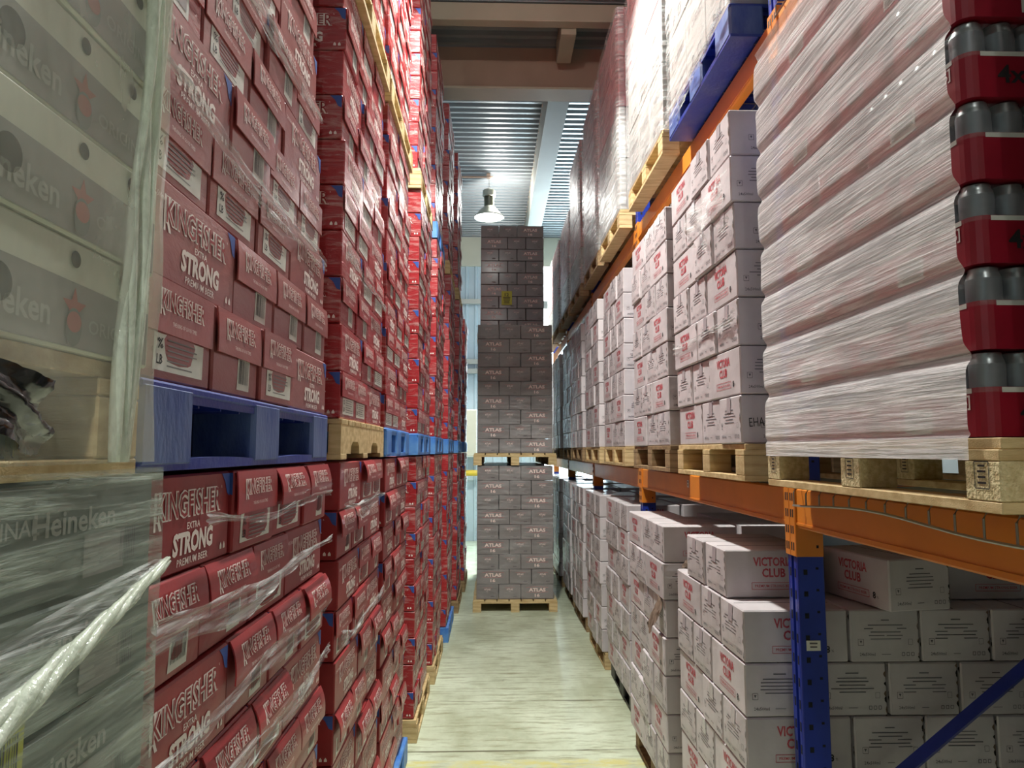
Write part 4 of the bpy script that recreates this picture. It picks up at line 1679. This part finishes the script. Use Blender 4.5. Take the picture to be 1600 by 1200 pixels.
# ------------------------------------------------------------------ near right: trays of cans under film
def build_cans():
    XA, Y1, Y0 = 0.965, 2.41, 1.345
    TL, TW, TH, PITCH = 0.398, 0.262, 0.098, 0.173
    tray = MB()
    # open tray: floor and four walls with rounded corners
    def ring(z, ins):
        pts = []
        for cx, cy, a0 in ((1, 1, 0), (-1, 1, 90), (-1, -1, 180), (1, -1, 270)):
            for q in range(5):
                a = math.radians(a0 + q * 22.5)
                pts.append((cx * (TL / 2 - .03) + (.03 - ins) * math.cos(a), cy * (TW / 2 - .03) + (.03 - ins) * math.sin(a), z))
        return pts
    rs = [ring(0, 0), ring(TH, 0), ring(TH, 0.003), ring(0.004, 0.003)]
    n = len(rs[0])
    V = sum(rs, [])
    F = []
    for k in range(3):
        for i in range(n):
            j = (i + 1) % n
            F.append((k * n + i, k * n + j, (k + 1) * n + j, (k + 1) * n + i))
    F += [tuple(range(n - 1, -1, -1)), tuple(range(3 * n, 4 * n))]
    tray.add(V, F, M['canred'])
    r = random.Random(2)
    for key, nn, hu, d in (('+y', (0, 1, 0), TL / 2, TW / 2), ('-y', (0, -1, 0), TL / 2, TW / 2)):
        f = Face((0, nn[1] * d, TH / 2), nn, hu, TH / 2)
        f.text(tray, '[100%]', 0.115, 0.020, 0.085, 0.030, M['kwhite'], 0.02, 2)
        f.rect(tray, -0.02, -0.012, 0.10, 0.055, M['klabel'])
        f.barcode(tray, -0.02, -0.012, 0.085, 0.045, M['black'], r)
        f.text(tray, 'Bu', -0.03, 0.034, 0.03, 0.02, M['kwhite'], 0.01, 2)
        f.rect(tray, 0, TH / 2 - 0.006, TL - .07, 0.010, M['klabel'])
    for nn in ((1, 0, 0), (-1, 0, 0)):
        f = Face((nn[0] * TL / 2, 0, TH / 2), nn, TW / 2, TH / 2)
        f.text(tray, '4x6', -0.02, 0.0, 0.085, 0.040, M['black'], 0.02, 2)
        f.rect(tray, 0, TH / 2 - 0.006, TW - .07, 0.010, M['klabel'])
    me_t = tray.mesh('can_tray')
    can = MB()
    can.lathe([(0.0, 0.0), (0.024, 0.0), (0.031, 0.008), (0.0322, 0.014)], (0, 0, 0), M['can'], 18)
    can.lathe([(0.0322, 0.014), (0.0322, 0.135), (0.0322, 0.140)], (0, 0, 0), M['canpaint'], 18)
    can.lathe([(0.0322, 0.140), (0.030, 0.148), (0.026, 0.158), (0.0268, 0.161), (0.0255, 0.163), (0.0235, 0.158), (0, 0.157)], (0, 0, 0), M['can'], 18)
    me_c = can.mesh('can', True)
    sh = MB()
    rs = [ring(TH - 0.01, -0.002), ring(0.135, -0.001), ring(0.160, 0.006), ring(0.168, 0.016)]
    V = sum(rs, [])
    F = []
    for k in range(3):
        for i in range(n):
            j = (i + 1) % n
            F.append((k * n + i, k * n + j, (k + 1) * n + j, (k + 1) * n + i))
    F.append(tuple(range(3 * n, 4 * n)))
    sh.add(V, F, M['shrink'])
    me_s = sh.mesh('shrink_film', True)
    for L in range(8):
        z = 1.926 + L * PITCH
        rows = []
        if L % 2 == 0:
            y = Y0
            for w, o in ((TL, 'L'), (TW, 'S'), (TW, 'S')):
                rows.append((XA + (TW if o == 'L' else TL) / 2, y + w / 2 + .002, o, 'aisle'))
                y += w + 0.006
            for k in range(3):
                rows.append((XA + TW + 0.006 + (TW + 0.004) * (k + .5), Y0 + TL / 2, 'L', 'front'))
        else:
            y = Y0
            for w, o in ((TW, 'S'), (TW, 'S'), (TL, 'L')):
                rows.append((XA + (TW if o == 'L' else TL) / 2, y + w / 2 + .002, o, 'aisle'))
                y += w + 0.006
            rows.append((XA + TL + 0.004 + TL / 2, Y0 + TW / 2, 'S', 'front'))
        ia = {'aisle': 0, 'front': 0}
        for x, y, o, w in rows:
            ob = link('can_tray', me_t, None, (x, y, z), 0 if o == 'S' else PI / 2)
            k = ia[w]
            ia[w] += 1
            tag(ob, 'red can tray under film, %s layer up, %s, big stack upper right' %
                (ORD[L], ('corner nearest the camera', 'second along the aisle', 'third along the aisle')[k] if w == 'aisle' else ('second', 'third', 'fourth')[k] + ' along the front'),
                'can tray', 'film-wrapped red can trays on the right shelf')
            link('shrink_film', me_s, ob)
            # cans standing in the tray, outer ones only
            for a in range(6):
                for b in range(4):
                    if a in (0, 5) or b in (0, 3):
                        if (w == 'aisle' and k == 0) or w == 'front':
                            link('can', me_c, ob, (-TL / 2 + .036 + a * 0.0652, -TW / 2 + .034 + b * 0.0647, 0.005))
        # inner trays keep the layer full
    pallet('chip', 0.952, 1, 1.30, 1.115, 1.7795, 'pale wooden pallet with chipboard blocks under the film-wrapped can trays')

    def prof(s, z):
        q = ((z - 1.926) % PITCH) / PITCH
        k = 0.016 * math.exp(-((q - 0.93) / 0.10) ** 2) + 0.016 * math.exp(-((q + 0.07) / 0.10) ** 2)
        return k * (1.0 if z > 1.93 else 0.0) * -1

    film_sheet('stretch_film', [(XA + 0.10, Y1 + 0.012), (XA - 0.006, Y1 + 0.012), (XA - 0.024, Y1 - 0.01), (XA - 0.026, Y0 + 0.02)], 1.88, 3.32, M['filmcan'],
               'streaky whitish film over the red can trays, upper right', 0.006, 90, 170, prof=lambda s, z: -prof(s, z) * -1, seed=6)


# ------------------------------------------------------------------ upper rack level: tall wrapped cartons
def build_tall():
    W, D, H = 0.318, 0.38, 0.405
    pm, wm = [], []
    for i, m in enumerate((M['pink'], M['paleu'])):
        mb = MB()
        fs = carton_body(mb, D, W, H, m, 0.005)
        for k in ('+x', '-x', '+y', '-y'):
            f = fs[k]
            r = random.Random(i)
            if k in '+x-x':
                f.text(mb, 'JP CLIENET', 0, 0.04, 0.24, 0.05, M['apink'] if i == 0 else M['aedge'], 0.0, 1)
                f.outline(mb, 0.06, -0.14, 0.05, 0.05, 0.004, M['greyink'])
                f.text(mb, 'P', -0.04, -0.14, 0.04, 0.05, M['greyink'], 0.0, 1)
            else:
                f.text(mb, 'JP CLIENET', 0, 0.0, 0.34, 0.05, M['apink'] if i == 0 else M['aedge'], 0.0, 1, 0.0012, PI / 2)
                f.outline(mb, 0.06, -0.15, 0.05, 0.04, 0.004, M['greyink'])
        wm.append(mb.mesh('tall_carton'))
    pallet('wood', 0.975, 1, 0.20, 0.98, 1.7795, 'added unseen wooden pallet on the lower rail beside the camera, right of the picture')  # unseen shelf stack, added to shade the front of the can trays
    for L in range(3):
        for i in range(3):
            for j in range(2):
                o = link('tall_carton', wm[1], None, (0.985 + D / 2 + j * (D + .006), 0.212 + W / 2 + i * (W + 0.004), 1.926 + L * 0.41), PI)
                tag(o, 'added off-white tall carton, %s row up, %s %s, stack beside the camera' % (ORD[L], ('front', 'middle', 'far')[i], 'by the aisle' if j == 0 else 'behind'),
                    'carton', 'added unseen tall cartons beside the camera')
    pallet('dark', 0.985, 1, 0.20, 0.98, 0.0, 'added unseen dark wooden pallet on the floor beside the camera, right of the picture')  # unseen floor stack, added to keep light off the white carton fronts
    for L in range(3):
        for i in range(3):
            for j in range(2):
                o = link('tall_carton', wm[1], None, (0.99 + D / 2 + j * (D + .006), 0.212 + W / 2 + i * (W + 0.004), 0.146 + L * 0.41), PI)
                tag(o, 'added off-white tall carton, %s row up, %s %s, floor stack beside the camera' % (ORD[L], ('front', 'middle', 'far')[i], 'by the aisle' if j == 0 else 'behind'),
                    'carton', 'added unseen tall cartons beside the camera')
    ys = [2.70, 3.84, 5.18, 6.28, 7.55, 8.70, 9.98, 11.05]
    for p, y0 in enumerate(ys):
        nm = 'nearest' if p == 0 else ORD[p]
        rows = 4 if p < 5 else 3
        st = ('blue', 'wood', 'wood', 'dark', 'dark', 'dark', 'dark', 'dark')[p]
        pallet(st, 0.965, 1, y0 - 0.01, 0.98, 3.5745, '%s pallet on the upper orange rail below %s tall wrapped stack' % ('blue plastic' if st == 'blue' else 'wooden', nm))
        for L in range(rows):
            for i in range(3):
                for j in range(2 if True else 1):
                    z = 3.722 + L * 0.41
                    me = wm[(0 if L >= (2 if p < 3 else 1) else 1) if p != 0 else 1]
                    o = link('tall_carton', me, None, (0.975 + D / 2 + j * (D + .006), y0 + 0.005 + W / 2 + i * (W + 0.004), z), PI + math.radians(RND.uniform(-.5, .5)))
                    tag(o, '%s tall wrapped carton, %s row up, %s %s, %s upper shelf stack' % ('pink' if me is wm[0] else 'off-white', ORD[L], ('front', 'middle', 'far')[i],
                        'by the aisle' if j == 0 else 'behind', nm), 'carton', 'tall film-wrapped cartons on the upper shelf')
        film_sheet('stretch_film', [(1.30, y0 + 0.985), (0.962, y0 + 0.985), (0.956, y0 + 0.97), (0.956, y0 + 0.02), (0.966, y0 - 0.004), (1.02, y0 - 0.008)],
                   3.724, 3.722 + rows * 0.41 - 0.01, M['filmu'], 'clear creased film around the %s tall stack on the upper rail' % nm, 0.006, 40, 50, seed=20 + p)


def build_loose_films():
    X = -0.528
    A = 'loose film band across the nearest red stack, '
    film_strip((X - 0.025, 1.09, 2.545), (X - 0.025, 2.27, 2.50), 0.085, A + 'above the blue pallet', M['filmw'], seed=1)
    film_strip((X - 0.05, 1.20, 3.02), (X - 0.05, 2.27, 2.98), 0.10, A + 'high above the blue pallet', M['filmw'], seed=2)
    film_strip((X + 0.006, 1.30, 1.765), (X + 0.006, 2.29, 1.79), 0.055, A + 'first one below the blue pallet', M['filmw'], seed=3)
    film_strip((X + 0.010, 1.10, 1.605), (X + 0.010, 2.29, 1.63), 0.07, A + 'second one below the blue pallet', M['filmw'], seed=4)
    film_strip((X + 0.010, 1.10, 1.42), (X + 0.010, 2.29, 1.45), 0.07, A + 'third one below the blue pallet', M['filmw'], seed=5)
    film_strip((X + 0.010, 1.15, 1.27), (X + 0.010, 2.29, 1.28), 0.06, A + 'lowest one', M['filmw'], seed=6)
    B = 'loose film band across the second red stack, '
    film_strip((X - 0.004, 2.50, 2.62), (X - 0.004, 3.44, 2.60), 0.07, B + 'above the notched pallet', M['filmw'], seed=7)
    film_strip((X + 0.006, 2.50, 1.69), (X + 0.006, 3.44, 1.70), 0.07, B + 'below the notched pallet', M['filmw'], seed=8)
    film_strip((X + 0.006, 2.50, 1.25), (X + 0.006, 3.44, 1.25), 0.06, B + 'well below the notched pallet', M['filmw'], seed=9)
    # right: torn film hanging on the nearest shelf stack
    film_strip((0.965, 2.70, 2.44), (0.965, 3.64, 2.42), 0.07, 'thin film band round the nearest white shelf stack', M['filmw'], out=(-1, 0, 0), seed=10)
    film_strip((0.952, 2.72, 3.705), (0.952, 3.66, 3.69), 0.15, 'bunched film hanging over the blue pallet on the upper rail', M['filmw'], out=(-1, 0, 0), amp=0.02, seed=12, sagz=0.05)
    V, F = [], []
    n = 26
    r = random.Random(9)
    for j in range(n + 1):
        for i in range(n + 1):
            a, b = i / n, j / n
            y = 2.70 + 0.50 * a
            z = 3.02 - 0.24 * b - 0.06 * math.sin(PI * a) * b + 0.05 * a
            x = 0.94 - 0.028 * math.sin(PI * b) - 0.016 * math.sin(11 * a + 5 * b) * math.sin(9 * b + 3 * a) + r.uniform(-.004, .004)
            V.append((x, y, z))
    for j in range(n):
        for i in range(n):
            if (j / n) > 0.55 + 0.4 * math.sin(7 * i / n + 1) ** 2 or (j / n) < 0.25 * (i / n):
                continue
            a = j * (n + 1) + i
            F.append((a, a + 1, a + n + 2, a + n + 1))
    o = link('stretch_film', mkmesh('stretch_film', V, F, [0] * len(F), [M['filmw']], True))
    tag(o, 'torn crumpled film hanging on the top of the nearest white shelf stack', 'stretch film', 'loose bands of stretch film')


M['filmu2'] = film_mat('gloss_film', 0.02, 0.30, (1.5, 1, 10), 3.0, col=(0.8, 0.8, 0.8, 1), patch=3.0, bump=0.9, rough=0.12)
M['filmrope'] = film_mat('gathered_film', 0.45, 0.95, (3, 3, 1.5), 6, col=srgb(232, 238, 222), rough=0.2, bump=0.8)

build_setting()
build_lamps()
build_rack()
build_piles()
emit_cartons()
build_atlas()
build_pale_stack()
build_cans()
build_tall()
build_loose_films()
